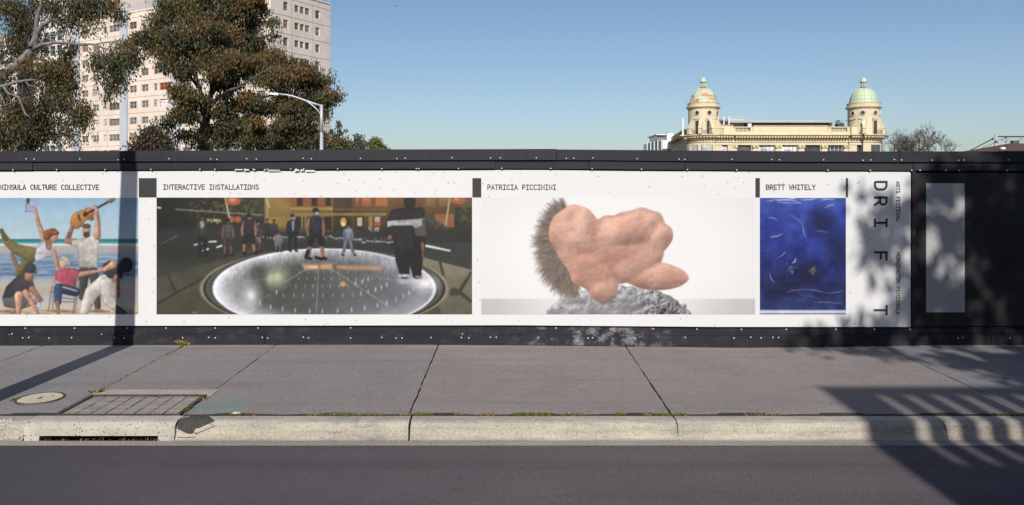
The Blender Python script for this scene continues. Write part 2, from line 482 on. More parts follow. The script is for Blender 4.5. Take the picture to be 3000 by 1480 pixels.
sub(sr, 'concrete_surround', M['surround'], pit)
bd = MB(); flat(bd, X0 + 0.04, X1 - 0.035, Y0 + 0.022, Y1 - 0.03, -0.012, 0.01)
sub(bd, 'grid_bars', M['iron'], pit)
nx_, ny_ = 8, 5
gx0, gx1, gy0, gy1 = X0 + 0.046, X1 - 0.041, Y0 + 0.03, Y1 - 0.036
for i in range(nx_):
    for j in range(ny_):
        a = gx0 + (gx1 - gx0) * i / nx_; b = gx0 + (gx1 - gx0) * (i + 1) / nx_
        c = gy0 + (gy1 - gy0) * j / ny_; d = gy0 + (gy1 - gy0) * (j + 1) / ny_
        t = MB(); flat(t, a + 0.0055, b - 0.0055, c + 0.006, d - 0.006, rng.uniform(-0.006, -0.001), 0.02)
        sub(t, 'infill_tile', M['infill'], pit)
for x in (-3.98 + 0.05, -3.45, -3.06):
    lg = MB(); flat(lg, x, x + 0.05, Y1 - 0.05, Y1 - 0.0305, 0.009); sub(lg, 'lifting_lug', M['iron'], pit)

# manhole cover
mc = (-4.455, 7.32); zc = footz(*mc)
mh = empty('manhole_cover', (mc[0], mc[1], zc)); tag(mh, 'round pale concrete manhole cover with a dark iron ring', 'manhole cover')
MB().lathe([(0.0, 0.009), (0.185, 0.009), (0.190, 0.004)], seg=40).build('concrete_infill', M['manhole'], mh)
MB().lathe([(0.191, 0.002), (0.193, 0.012), (0.205, 0.012), (0.212, -0.01)], seg=40).build('iron_ring', M['iron'], mh)
for q in ((-0.012, 0.012, -0.03, 0.03), (0.07, 0.1, 0.05, 0.065)):
    mk = MB(); mk.box(*q, 0.0095, 0.012); mk.build('lifting_slot', M['iron'], mh)

# ---------------------------------------------------------------- kerb
PROF = [(6.822, 0.10), (6.82, 0.150), (6.735, 0.152), (6.69, 0.149), (6.665, 0.138), (6.648, 0.118), (6.634, 0.085), (6.624, 0.045), (6.612, 0.02), (6.585, 0.011), (6.48, 0.006), (6.475, -0.05)]
kb = MB(); kb.quad((-40, 6.82, 0.03), (-4.3, 6.82, 0.03), (-4.3, 6.66, 0.03), (-40, 6.66, 0.03)); kb.quad((-2.87, 6.82, 0.03), (40, 6.82, 0.03), (40, 6.66, 0.03), (-2.87, 6.66, 0.03))
kerb = tag(kb.build('kerb', M['soil']), kind='structure')
def prof_at(t):
    n = len(PROF) - 1
    t = max(0, min(n - 1e-6, t)); i = int(t); u = t - i
    return (PROF[i][0] + (PROF[i + 1][0] - PROF[i][0]) * u, PROF[i][1] + (PROF[i + 1][1] - PROF[i][1]) * u)
def kstone(x0, x1, name='kerb_stone', mat=None, lo=0, hi=9, jag=0.006, lean=0.0):
    n = max(3, int((x1 - x0) / 0.06))
    mb = MB(); m = hi - lo + 1
    ph = rng.uniform(0, 9)
    for i in range(n + 1):
        X = x0 + (x1 - x0) * i / n
        for k in range(lo, hi + 1):
            y, z = PROF[k]
            q = 0.003 * math.sin(X * 5 + ph) + 0.002 * math.sin(X * 17 + k) if 2 <= k <= 7 else 0
            xe = X + (rng.uniform(-jag, jag) if i in (0, n) else 0) + lean * (6.8 - y)
            mb.v.append((xe, y + q, z + (rng.uniform(-0.0015, 0.0015) if 1 < k < 9 else 0)))
    for i in range(n):
        for k in range(m - 1):
            a = i * m + k
            mb.f.append((a, a + 1, a + m + 1, a + m))
    for i, rev in ((0, False), (n, True)):
        idx = [i * m + k for k in range(m)]
        q = len(mb.v); mb.v.append((mb.v[idx[0]][0], 6.8, -0.1)); mb.v.append((mb.v[idx[0]][0], mb.v[idx[-1]][1], -0.1))
        idx = idx + [q + 1, q]
        mb.f.append(tuple(idx if rev else reversed(idx)))
    return mb.build(name, mat or M['kerb'], kerb, smooth=False)
for a, b in ((-20, -9), (-9, -6.55), (-6.54, -4.375), (-2.872, -0.889), (-0.877, 1.405), (1.418, 3.70), (3.712, 6.0), (6.012, 8.3), (8.31, 12), (12.01, 20)):
    kstone(a, b, lean=0.06 if a > -1 else 0.0)
# broken end stone beside the inlet
kstone(-4.36, -4.172, jag=0.02)
for i in range(26):
    X = -4.365 + rng.gauss(0, 0.035); t = rng.uniform(2, 8.6); y, z = prof_at(t); r = rng.uniform(0.008, 0.02)
    rb = MB(); rb.lathe([(0, -r), (r * 0.8, -r * 0.5), (r, 0), (r * 0.7, r * 0.6), (0, r * 0.8)], (X, y, z + 0.002), seg=6)
    rb.build('rubble_stone', M['pitted'], kerb)
# gutter strip
gt = MB()
for a, b in zip([-40, -4.2, -2.85, 40], [-4.2, -2.85, 40]):
    gt.quad((a, 6.47, 0.0075), (b, 6.47, 0.0075), (b, 6.588, 0.0085), (a, 6.588, 0.0085))
tag(gt.build('gutter', M['gutter']), kind='structure')

# inlet lintel: pitted block over an open slot
inl = empty('kerb_inlet', (-3.52, 6.7, 0.0)); tag(inl, 'pitted concrete kerb inlet with a long dark drain slot', 'drain inlet')
lt = MB(); xa, xb = -4.165, -2.882
pr = [(6.822, 0.152), (6.69, 0.154), (6.655, 0.148), (6.632, 0.128), (6.618, 0.098), (6.611, 0.043), (6.70, 0.041), (6.82, 0.041)]
n = 22
for i in range(n + 1):
    X = xa + (xb - xa) * i / n
    for y, z in pr: lt.v.append((X + (rng.uniform(-0.006, 0.006) if i in (0, n) else 0), y + rng.uniform(-0.0015, 0.0015), z))
m_ = len(pr)
for i in range(n):
    for k in range(m_):
        a = i * m_ + k; b = i * m_ + (k + 1) % m_
        lt.f.append((a, b, b + m_, a + m_))
lt.f.append(tuple(reversed(range(m_)))); lt.f.append(tuple(n * m_ + k for k in range(m_)))
sub(lt, 'lintel', M['pitted'], inl)
for a, b in ((-4.163, -4.035), (-3.02, -2.884)):
    s_ = MB(); s_.hexa([(a, 6.6, -0.05), (b, 6.6, -0.05), (b, 6.80, -0.05), (a, 6.80, -0.05), (a, 6.614, 0.0405), (b, 6.614, 0.0405), (b, 6.80, 0.0405), (a, 6.80, 0.0405)])
    sub(s_, 'end_support', M['pitted'], inl)
pit_in = MB(); pit_in.quad((-4.035, 6.8, -0.12), (-3.02, 6.8, -0.12), (-3.02, 6.8, 0.041), (-4.035, 6.8, 0.041)); pit_in.quad((-4.035, 6.56, -0.03), (-3.02, 6.56, -0.03), (-3.02, 6.8, -0.06), (-4.035, 6.8, -0.06))
sub(pit_in, 'slot_interior', M['pit_dark'], inl)

# bitumen patch beside the inlet
pp = MB(); ring = []
cx_, ct = -2.735, 3.0
for k in range(28):
    a = 2 * math.pi * k / 28
    rx = 0.15 * (1 + 0.10 * math.sin(3 * a + 1) + rng.uniform(-.05, .05)); rt = 2.7 * (1 + rng.uniform(-.06, .06))
    X = max(-2.868, cx_ + rx * math.cos(a)); t = ct + rt * math.sin(a) * (1.0 if math.sin(a) > 0 else 0.8)
    if X < -2.72 and math.sin(a) > 0: t = min(8.4, t + 1.0)
    y, z = prof_at(t); ring.append((X, y - 0.003, z + 0.003))
pp.v += ring
for s_ in (0.75, 0.4):
    for k in range(28):
        X, y, z = ring[k]; Xm = cx_ + (X - cx_) * s_
        a = 2 * math.pi * k / 28
        t = ct + (2.7 * math.sin(a)) * s_; yy, zz = prof_at(t)
        pp.v.append((Xm, yy - 0.008, zz + 0.008 + rng.uniform(-0.003, 0.003)))
yy, zz = prof_at(ct); pp.v.append((cx_, yy - 0.008, zz + 0.01))
for r in range(2):
    for k in range(28):
        k2 = (k + 1) % 28
        pp.f.append((r * 28 + k, r * 28 + k2, (r + 1) * 28 + k2, (r + 1) * 28 + k))
for k in range(28): pp.f.append((56 + k, 56 + (k + 1) % 28, 84))
tag(pp.build('asphalt_patch', M['patch']), 'small dark asphalt patch on the kerb right of the inlet', 'patch')

for pts in (((-2.862, 5.2), (-2.80, 5.6), (-2.74, 6.2), (-2.69, 6.9)), ((-2.862, 7.6), (-2.79, 7.65), (-2.70, 7.6)), ((-4.18, 7.2), (-4.21, 7.9), (-4.19, 8.5)), ((-2.60, 4.2), (-2.55, 5.0), (-2.62, 5.9), (-2.70, 6.7))):
    ck = MB(); P3 = []
    for X, t in pts:
        y, z = prof_at(t); P3.append((X, y - 0.001, z + 0.0005))
    ck.tube(P3, 0.0035, 5); ck.build('crack', M['soil'], kerb)

# ---------------------------------------------------------------- small growth
def blades(name, spots, label=None, cat=None, kind=None, seed=1):
    """spots: (x, y, z, spread_x, spread_y, count, height, colours)"""
    r = random.Random(seed); V = []; Fc = []; C = []
    for (x, y, z, sx, sy, n, h, cols) in spots:
        for _ in range(n):
            bx_, by_ = x + r.uniform(-sx, sx), y + r.uniform(-sy, sy)
            a = r.uniform(0, 6.283); hh = h * r.uniform(0.4, 1.2); ln = hh * r.uniform(0.3, 1.3); wd = hh * r.uniform(0.10, 0.22)
            dx, dy = math.cos(a), math.sin(a)
            i = len(V)
            V += [(bx_ - dy * wd, by_ + dx * wd, z), (bx_ + dy * wd, by_ - dx * wd, z), (bx_ + dx * ln * .5 + dy * wd * .7, by_ + dy * ln * .5 - dx * wd * .7, z + hh * .7), (bx_ + dx * ln, by_ + dy * ln, z + hh * r.uniform(.5, 1)), (bx_ + dx * ln * .5 - dy * wd * .7, by_ + dy * ln * .5 + dx * wd * .7, z + hh * .7)]
            Fc.append((i, i + 1, i + 2, i + 3, i + 4))
            c = np.array(r.choice(cols)) * r.uniform(0.7, 1.3); C += [(*c, 1)] * 5
    me = bpy.data.meshes.new(name); me.from_pydata(V, [], Fc); me.materials.append(M['weed'])
    at_ = me.color_attributes.new('Col', 'FLOAT_COLOR', 'POINT'); at_.data.foreach_set('color', np.array(C, dtype=np.float32).ravel())
    o = link(name, me); tag(o, label, cat, None, kind); return o
GR = [(0.13, 0.18, 0.025), (0.22, 0.25, 0.035), (0.08, 0.12, 0.02)]
BR = [(0.30, 0.19, 0.08), (0.22, 0.12, 0.05), (0.38, 0.30, 0.12), (0.16, 0.16, 0.04)]
spots = []
for a, b, cols, n in ((665, 700, BR, 30), (722, 758, BR, 30), (893, 960, BR, 30), (960, 1120, BR + GR[:1], 160), (1168, 1200, BR, 40), (1215, 1268, GR, 120), (1330, 1360, BR, 24), (1400, 1450, BR, 40), (1503, 1612, GR, 260), (1630, 1720, BR + GR, 40), (1808, 1832, GR, 60), (1885, 1905, BR, 30), (1925, 2012, GR, 120), (2180, 2300, BR, 30), (2880, 3000, BR + GR, 120)):
    xa, xb = [(p - 1500) * 6.8 / F for p in (a, b)]
    spots.append(((xa + xb) / 2, 6.84, 0.149, (xb - xa) / 2, 0.018, int(n * 1.1), 0.024, cols))
for k in range(60):
    Y = 7.7 + 1.8 * k / 60
    spots.append((-4.05 + 0.012 * math.sin(k), Y, footz(-4.05, Y) - 0.02, 0.012, 0.02, 6, 0.028, BR + GR[:1]))
for k in range(12):
    spots.append((-4.05 + 0.02 * k * 0.2, 7.62 + rng.uniform(-.02, .02), footz(-4.05, 7.62) - 0.008, 0.05, 0.01, 5, 0.02, BR))
    spots.append((-4.0 + k * 0.09, 7.617, footz(-4.0, 7.62) - 0.012, 0.03, 0.006, 3, 0.016, BR))
spots += [(-2.92, 6.98, 0.155, 0.015, 0.08, 40, 0.03, GR), (-4.03, 7.53, 0.165, 0.04, 0.03, 26, 0.04, BR + GR), (-4.67, 7.26, 0.16, 0.03, 0.03, 24, 0.035, GR), (-2.9, 7.3, 0.16, 0.015, 0.05, 14, 0.03, BR)]
blades('weeds', spots, 'low weeds and dry moss growing in the kerb and paving joints', 'weeds', 'stuff', 3)
blades('weed_tuft', [(fx(545), 9.555, footz(fx(545), 9.55) - 0.005, 0.05, 0.02, 46, 0.085, [(0.22, 0.26, 0.04), (0.34, 0.30, 0.06), (0.4, 0.28, 0.08)])], 'yellow-green weed tuft sprouting at the foot of the hoarding', 'weed', None, 7)
spots = [(-3.5, 6.62, 0.0, 0.5, 0.03, 110, 0.02, [(0.25, 0.12, 0.04), (0.4, 0.24, 0.1), (0.12, 0.07, 0.03)])]
blades('leaf_litter', spots, 'dry brown leaves caught in the drain slot', 'leaves', 'stuff', 9)
lf = MB(); lf.poly([(-2.49, 6.86, 0.162), (-2.44, 6.85, 0.160), (-2.40, 6.868, 0.163), (-2.45, 6.882, 0.170)])
lf.poly([(-2.49, 6.86, 0.1615), (-2.45, 6.882, 0.1695), (-2.40, 6.868, 0.1625), (-2.44, 6.85, 0.1595)])
tag(lf.build('paper_scrap', M['plain_print']), 'small white paper scrap lying on the footpath by the patch', 'litter')

# ================================================================= HOARDING
TOP = [(-2000, 445), (0, 443.6), (740, 441.5), (1000, 440), (1400, 439), (1650, 438), (2000, 441), (2400, 443.5), (3000, 444.6), (5000, 445)]
GAP = [(-2000, 476), (0, 475), (740, 474), (760, 472.5), (1300, 471), (1700, 470.5), (2000, 474), (2400, 476), (3000, 477), (5000, 477)]
PT = [(-2000, 504), (0, 503), (1000, 500), (1500, 498), (1800, 500), (2100, 503), (2668, 504), (5000, 505)]
PB = [(-2000, 954), (0, 954), (900, 953), (1500, 952), (1800, 954.5), (2100, 957), (2668, 957), (5000, 956)]
h = empty('hoarding', (0, YF, 0.2)); tag(h, 'long charcoal painted timber hoarding carrying the white banner', 'hoarding')
def strip(name, p0, p1, topf, botf, yf, yb, mat, lo=None):
    n = max(1, int((p1 - p0) / 130)); mb = MB()
    for i in range(n + 1):
        p = p0 + (p1 - p0) * i / n; X = fx(p)
        zt, zb = fz(topf(p)), fz(botf(p))
        yy = yf + 0.002 * math.sin(p * 0.013)
        mb.v += [(X, yy, zt), (X, yb, zt), (X, yb, zb), (X, yy, zb)]
    for i in range(n):
        a = i * 4
        for k in range(4): mb.f.append((a + k, a + (k + 1) % 4, a + 4 + (k + 1) % 4, a + 4 + k))
    mb.f.append((3, 2, 1, 0)); mb.f.append((n * 4, n * 4 + 1, n * 4 + 2, n * 4 + 3))
    return sub(mb, name, mat, h)
it = lambda tab, d=0: (lambda p: interp(tab, p) + d)
tops = [-1600, -700, 20 - 40, 740, 1630, 2630, 3500, 4600]
for k, (a, b) in enumerate(zip(tops, tops[1:])):
    strip('top_board', a + 0.6, b - 0.6, it(TOP, (0, 1.2, 0, -1, 0.6, 0, 0, 0)[k]), it(GAP, -1), YF - 0.055 - 0.004 * (k % 2), YF + 0.03, M['board'])
mids = [-1600, -900, 100, 634, 1451, 1724, 2004, 2672, 3500, 4600]
for k, (a, b) in enumerate(zip(mids, mids[1:])):
    strip('middle_board', a + 0.7, b - 0.7, it(GAP, 2), it(PT, -4), YF - 0.028 - 0.005 * (k % 2), YF + 0.03, M['board'])
strip('backing_panel', -1600, 4600, it(TOP, 4), it(BASE, -3), YF + 0.032, YF + 0.06, M['black'])
lows = [-1600, -760, 60 - 30, 780, 1370, 1840, 2230, 2660, 3500, 4600]
for k, (a, b) in enumerate(zip(lows, lows[1:])):
    strip('lower_board', a + 0.5, b - 0.5, it(PB, 6), lambda p: 978.5 + (interp(BASE, p) - 1010) * 0.5, YF - 0.012 - 0.003 * (k % 2), YF + 0.03, M['board_low'])
lows = [-1600, -420, 778, 1367, 2140, 2900, 3700, 4600]
for k, (a, b) in enumerate(zip(lows, lows[1:])):
    strip('skirting_board', a + 0.7, b - 0.7, lambda p: 978.7 + (interp(BASE, p) - 1010) * 0.5, it(BASE, -1.2), YF - 0.03 - 0.004 * (k % 2), YF + 0.03, M['board_low'])
po = MB(); po.box(fx(2670.5), fx(2680.5), YF - 0.02, YF + 0.03, fz(956), fz(500))
post = sub(po, 'joint_post', M['black'], h)
for a, b in ((577, 596), (606, 625), (672, 690), (716, 730)):
    st = MB(); st.box(fx(2672), fx(2678), -0.0245, -0.0215, fz(b) - 0.2, fz(a) - 0.2); st.build('sticker_remnant', M['sticker'], post, (0, YF, 0.2))
for a, b, q, t in ((690, 716, 497.5, 1.6), (718, 734, 498, 2.2), (744, 752, 497.5, 1.4), (775, 783, 497.6, 1.6), (788, 824, 499, 1.3), (864, 880, 499, 2.6), (882, 894, 498.6, 2.0), (896, 925, 500, 1.6)):
    tp = MB(); tp.hexa([(fx(a), YF - .04, fz(q + t)), (fx(b), YF - .037, fz(q + t * .7)), (fx(b), YF - .034, fz(q + t * .7)), (fx(a), YF - .034, fz(q + t)), (fx(a + 2), YF - .04, fz(q - t)), (fx(b - 2), YF - .037, fz(q - t * .8)), (fx(b - 2), YF - .034, fz(q - t * .8)), (fx(a + 2), YF - .034, fz(q - t))]); sub(tp, 'torn_tape', M['screw'], h)
# screws
scr = MB(); scr.lathe([(0.0, 0.010), (0.005, 0.009), (0.0082, 0.005), (0.009, 0.0)], seg=8)
sm = scr.mesh(M['screw'], True); sm.transform(Matrix.Rotation(math.radians(90), 4, 'X'))
rows = [
 (468, -0.060, [86, 109, 242, 354, 370, 502, 623, 641, 728, 756, 892, 916, 1059, 1165, 1189, 1325, 1438, 1466, 1571, 1658, 1680, 1736, 1864, 1986, 2003, 2140, 2256, 2278, 2407, 2522, 2545, 2613, 2634, 2723, 2800, 2815, 2945]),
 (498, -0.034, [43, 171, 312, 446, 589, 633, 720, 745, 787, 854, 870, 892, 991, 1120, 1221, 1228, 1344, 1470, 1613, 1734, 1878, 2012, 2156, 2422, 2546, 2667, 2691, 2766, 2806, 2945]),
 (957, -0.016, [77, 221, 375, 488, 632, 757, 1028, 1628, 1913, 2041, 2171, 2302, 2447, 2560, 2664]),
 (988, -0.035, [72, 90, 149, 215, 339, 368, 539, 615, 634, 771, 787, 891, 906, 1029, 1120, 1161, 1179, 1264, 1352, 1374, 1437, 1454, 1577, 1722, 1735, 1860, 2006, 2148, 2197, 2227, 2262, 2278, 2802, 2816, 2954]),
 (979, -0.016, [30, 38, 300, 1000 + 355])]
for base, dy, xs in rows:
    for p in xs:
        yy = base + rng.uniform(-1.5, 1.5)
        if base == 468: yy += interp(GAP, p) - 475
        if base == 498: yy = interp(PT, p) - 4.5
        if base == 957: yy = interp(PB, p) + 7.5
        link('screw', sm, h, (fx(p), dy, fz(yy) - 0.2))

# ================================================================= BANNER
ban = empty('banner', (0, YF, 0.43)); tag(ban, 'long white speckled exhibition banner with four printed pictures and captions', 'banner')
bm = MB()
PL = -1100; n = 60
for i in range(n + 1):
    p = PL + (2668 - PL) * i / n; X = fx(p); zt, zb = fz(interp(PT, p)), fz(interp(PB, p) + 1)
    bm.v += [(X, YF, zt), (X, YF + 0.012, zt), (X, YF + 0.012, zb), (X, YF, zb)]
for i in range(n):
    a = i * 4
    for k in range(4): bm.f.append((a + k, a + (k + 1) % 4, a + 4 + (k + 1) % 4, a + 4 + k))
bm.f.append((3, 2, 1, 0)); bm.f.append((n * 4, n * 4 + 1, n * 4 + 2, n * 4 + 3))
sub(bm, 'vinyl_sheet', M['poster'], ban)
YP = YF - 0.003
def rect(name, p0, p1, q0, q1, mat, y=YP, parent=ban):
    m = MB(); m.quad((fx(p0), y, fz(q1)), (fx(p1), y, fz(q1)), (fx(p1), y, fz(q0)), (fx(p0), y, fz(q0)))
    return sub(m, name, mat, parent)
for a, b in ((407, 459), (1384, 1410), (2213, 2226), (2478, 2484)): rect('printed_bar', a, b, 522, 578.5, M['ink'])
rect('printed_bar', -420, -370, 522, 578.5, M['ink'])

# --- stroke lettering
def arc(cx, cy, rx, ry, a0, a1, n=8):
    return [(cx + rx * math.cos(math.radians(a0 + (a1 - a0) * i / n)), cy + ry * math.sin(math.radians(a0 + (a1 - a0) * i / n))) for i in range(n + 1)]
GL = {
 'A': [[(0, 0), (2, 6), (4, 0)], [(0.75, 1.9), (3.25, 1.9)]],
 'B': [[(0.2, 0), (0.2, 6), (2.2, 6)] + arc(2.2, 4.6, 1.5, 1.4, 90, -90)[1:] + [(0.2, 3.2)], [(2.2, 3.2)] + arc(2.3, 1.6, 1.7, 1.6, 90, -90)[1:] + [(0.2, 0)]],
 'C': [arc(2.2, 4, 2.0, 2, 40, 180) + arc(2.2, 2, 2.0, 2, 180, 320)],
 'D': [[(0.2, 0), (0.2, 6), (1.8, 6)] + arc(1.8, 3.9, 2.1, 2.1, 90, 0)[1:] + arc(1.8, 2.1, 2.1, 2.1, 0, -90) + [(0.2, 0)]],
 'E': [[(3.8, 6), (0.4, 6), (0.4, 0), (3.8, 0)], [(0.4, 3.1), (3.3, 3.1)]],
 'F': [[(3.8, 6), (0.4, 6), (0.4, 0)], [(0.4, 3.0), (3.4, 3.0)]],
 'G': [arc(2.1, 4, 1.9, 2, 40, 180) + arc(2.1, 2, 1.9, 2, 180, 340) + [(3.95, 2.8), (2.3, 2.8)]],
 'H': [[(0.2, 0), (0.2, 6)], [(3.8, 0), (3.8, 6)], [(0.2, 3.1), (3.8, 3.1)]],
 'I': [[(0.4, 6), (3.6, 6)], [(0.4, 0), (3.6, 0)], [(2, 0), (2, 6)]],
 'L': [[(0.6, 6), (0.6, 0), (3.9, 0)]],
 'M': [[(0.1, 0), (0.1, 6), (2, 2.8), (3.9, 6), (3.9, 0)]],
 'N': [[(0.2, 0), (0.2, 6), (3.8, 0), (3.8, 6)]],
 'O': [arc(2, 4, 1.9, 2, 0, 180) + arc(2, 2, 1.9, 2, 180, 360) + [(3.9, 4)]],
 'P': [[(0.3, 0), (0.3, 6), (2.2, 6)] + arc(2.2, 4.3, 1.7, 1.7, 90, -90)[1:] + [(0.3, 2.6)]],
 'R': [[(0.3, 0), (0.3, 6), (2.2, 6)] + arc(2.2, 4.35, 1.6, 1.65, 90, -90)[1:] + [(0.3, 2.7)], [(2.1, 2.7), (3.9, 0)]],
 'S': [arc(2.1, 4.5, 1.7, 1.5, 35, 270) + arc(1.95, 1.5, 1.8, 1.5, 90, -155)],
 'T': [[(0, 6), (4, 6)], [(2, 6), (2, 0)]],
 'U': [[(0.2, 6), (0.2, 1.8)] + arc(2, 1.8, 1.8, 1.8, 180, 360) + [(3.8, 6)]],
 'V': [[(0, 6), (2, 0), (4, 6)]],
 'W': [[(-0.1, 6), (0.9, 0), (2, 4.2), (3.1, 0), (4.1, 6)]],
 'Y': [[(0, 6), (2, 2.9), (4, 6)], [(2, 2.9), (2, 0)]]}
def letters(name, chars, *a, **k):
    for wd in words(chars): letters1(name, wd, *a, **k)
def letters1(name, chars, cap, wid, sw, parent=ban, mat=None, down=False):
    """chars: (char, px, py) lower-left corner of each glyph in hoarding pixels"""
    mb = MB(); k = 0
    for ch, px, py in chars:
        for st in GL.get(ch, []):
            k += 1; y = YP - 0.00012 * (k % 5)
            pts = []
            for gx, gy in st:
                a, b = gx / 4 * wid, gy / 6 * cap
                pts.append(Vector((px + b, py + a)) if down else Vector((px + a, py - b)))
            L, R = [], []
            for i, p in enumerate(pts):
                d0 = (p - pts[i - 1]).normalized() if i else None
                d1 = (pts[i + 1] - p).normalized() if i < len(pts) - 1 else None
                if d0 is None: d = d1; ext = -d1 * sw * 0.5; mi = 1
                elif d1 is None: d = d0; ext = d0 * sw * 0.5; mi = 1
                else:
                    d = d0 + d1
                    d = d.normalized() if d.length > 1e-4 else d1
                    mi = min(2.2, 1 / max(0.3, d.dot(d1))); ext = Vector((0, 0))
                nn = Vector((-d.y, d.x)) * sw * 0.5 * mi
                if len(st) > 2 and st[0] == st[-1]: ext = Vector((0, 0))
                L.append(p + ext + nn); R.append(p + ext - nn)
            for i in range(len(pts) - 1):
                q = [L[i], L[i + 1], R[i + 1], R[i]]
                mb.quad(*[(fx(v.x), y, fz(v.y)) for v in (q if not down else q)])
    return sub(mb, name, mat or M['ink'], parent)
def words(cells):
    out = [[]]
    for c in cells:
        if c[0] == ' ': out.append([])
        else: out[-1].append(c)
    return out
def line(text, p0, adv, py): return [(c, p0 + i * adv, py) for i, c in enumerate(text)]
letters('lettering', line('PENINSULA CULTURE COLLECTIVE', 292.5 - 28 * 11.25, 11.25, 555.5), 13.6, 8.4, 2.5)
letters('lettering', line('INTERACTIVE INSTALLATIONS', 478.5, 11.28, 555), 13.6, 8.4, 2.5)
letters('lettering', line('PATRICIA PICCININI', 1428.5, 11.28, 555.5), 13.6, 8.4, 2.5)
letters('lettering', line('BRETT WHITELY', 2244.5, 11.28, 555.5), 13.6, 8.4, 2.5)
letters('lettering', [('D', 2563, 532), ('R', 2563, 577), ('I', 2563, 641), ('F', 2563, 737), ('T', 2563, 897)], 34, 24, 6.4, down=True)
letters('lettering', [(c, 2625.5, 532 + i * 9.06) for i, c in enumerate('ARTS FESTIVAL')], 10.5, 6.8, 2.0, down=True)
letters('lettering', [(c, 2625.5, 740 + i * 9.15) for i, c in enumerate('MORNINGTON PENINSULA')], 10.5, 6.8, 2.0, down=True)

# --- printed pictures: painted in memory, laid on the banner as fine coloured sheets
NR = np.random.RandomState(11)
def blur(a, r):
    if r < 1: return a
    k = np.ones(2 * r + 1) / (2 * r + 1)
    for ax in (0, 1):
        pad = [(0, 0)] * a.ndim; pad[ax] = (r, r)
        a = np.apply_along_axis(lambda v: np.convolve(v, k, 'valid'), ax, np.pad(a, pad, mode='edge'))
    return a
def vnoise(h, w, cell, ar=1.0):
    gh, gw = int(h / cell) + 3, int(w / (cell * ar)) + 3
    g = NR.rand(gh, gw)
    y = np.linspace(0, gh - 2.001, h); x = np.linspace(0, gw - 2.001, w)
    yi, xi = y.astype(int), x.astype(int); fy = (y - yi)[:, None]; fx_ = (x - xi)[None]
    fy = fy * fy * (3 - 2 * fy); fx_ = fx_ * fx_ * (3 - 2 * fx_)
    a = g[yi][:, xi]; b = g[yi][:, xi + 1]; c = g[yi + 1][:, xi]; d = g[yi + 1][:, xi + 1]
    return (a * (1 - fx_) + b * fx_) * (1 - fy) + (c * (1 - fx_) + d * fx_) * fy
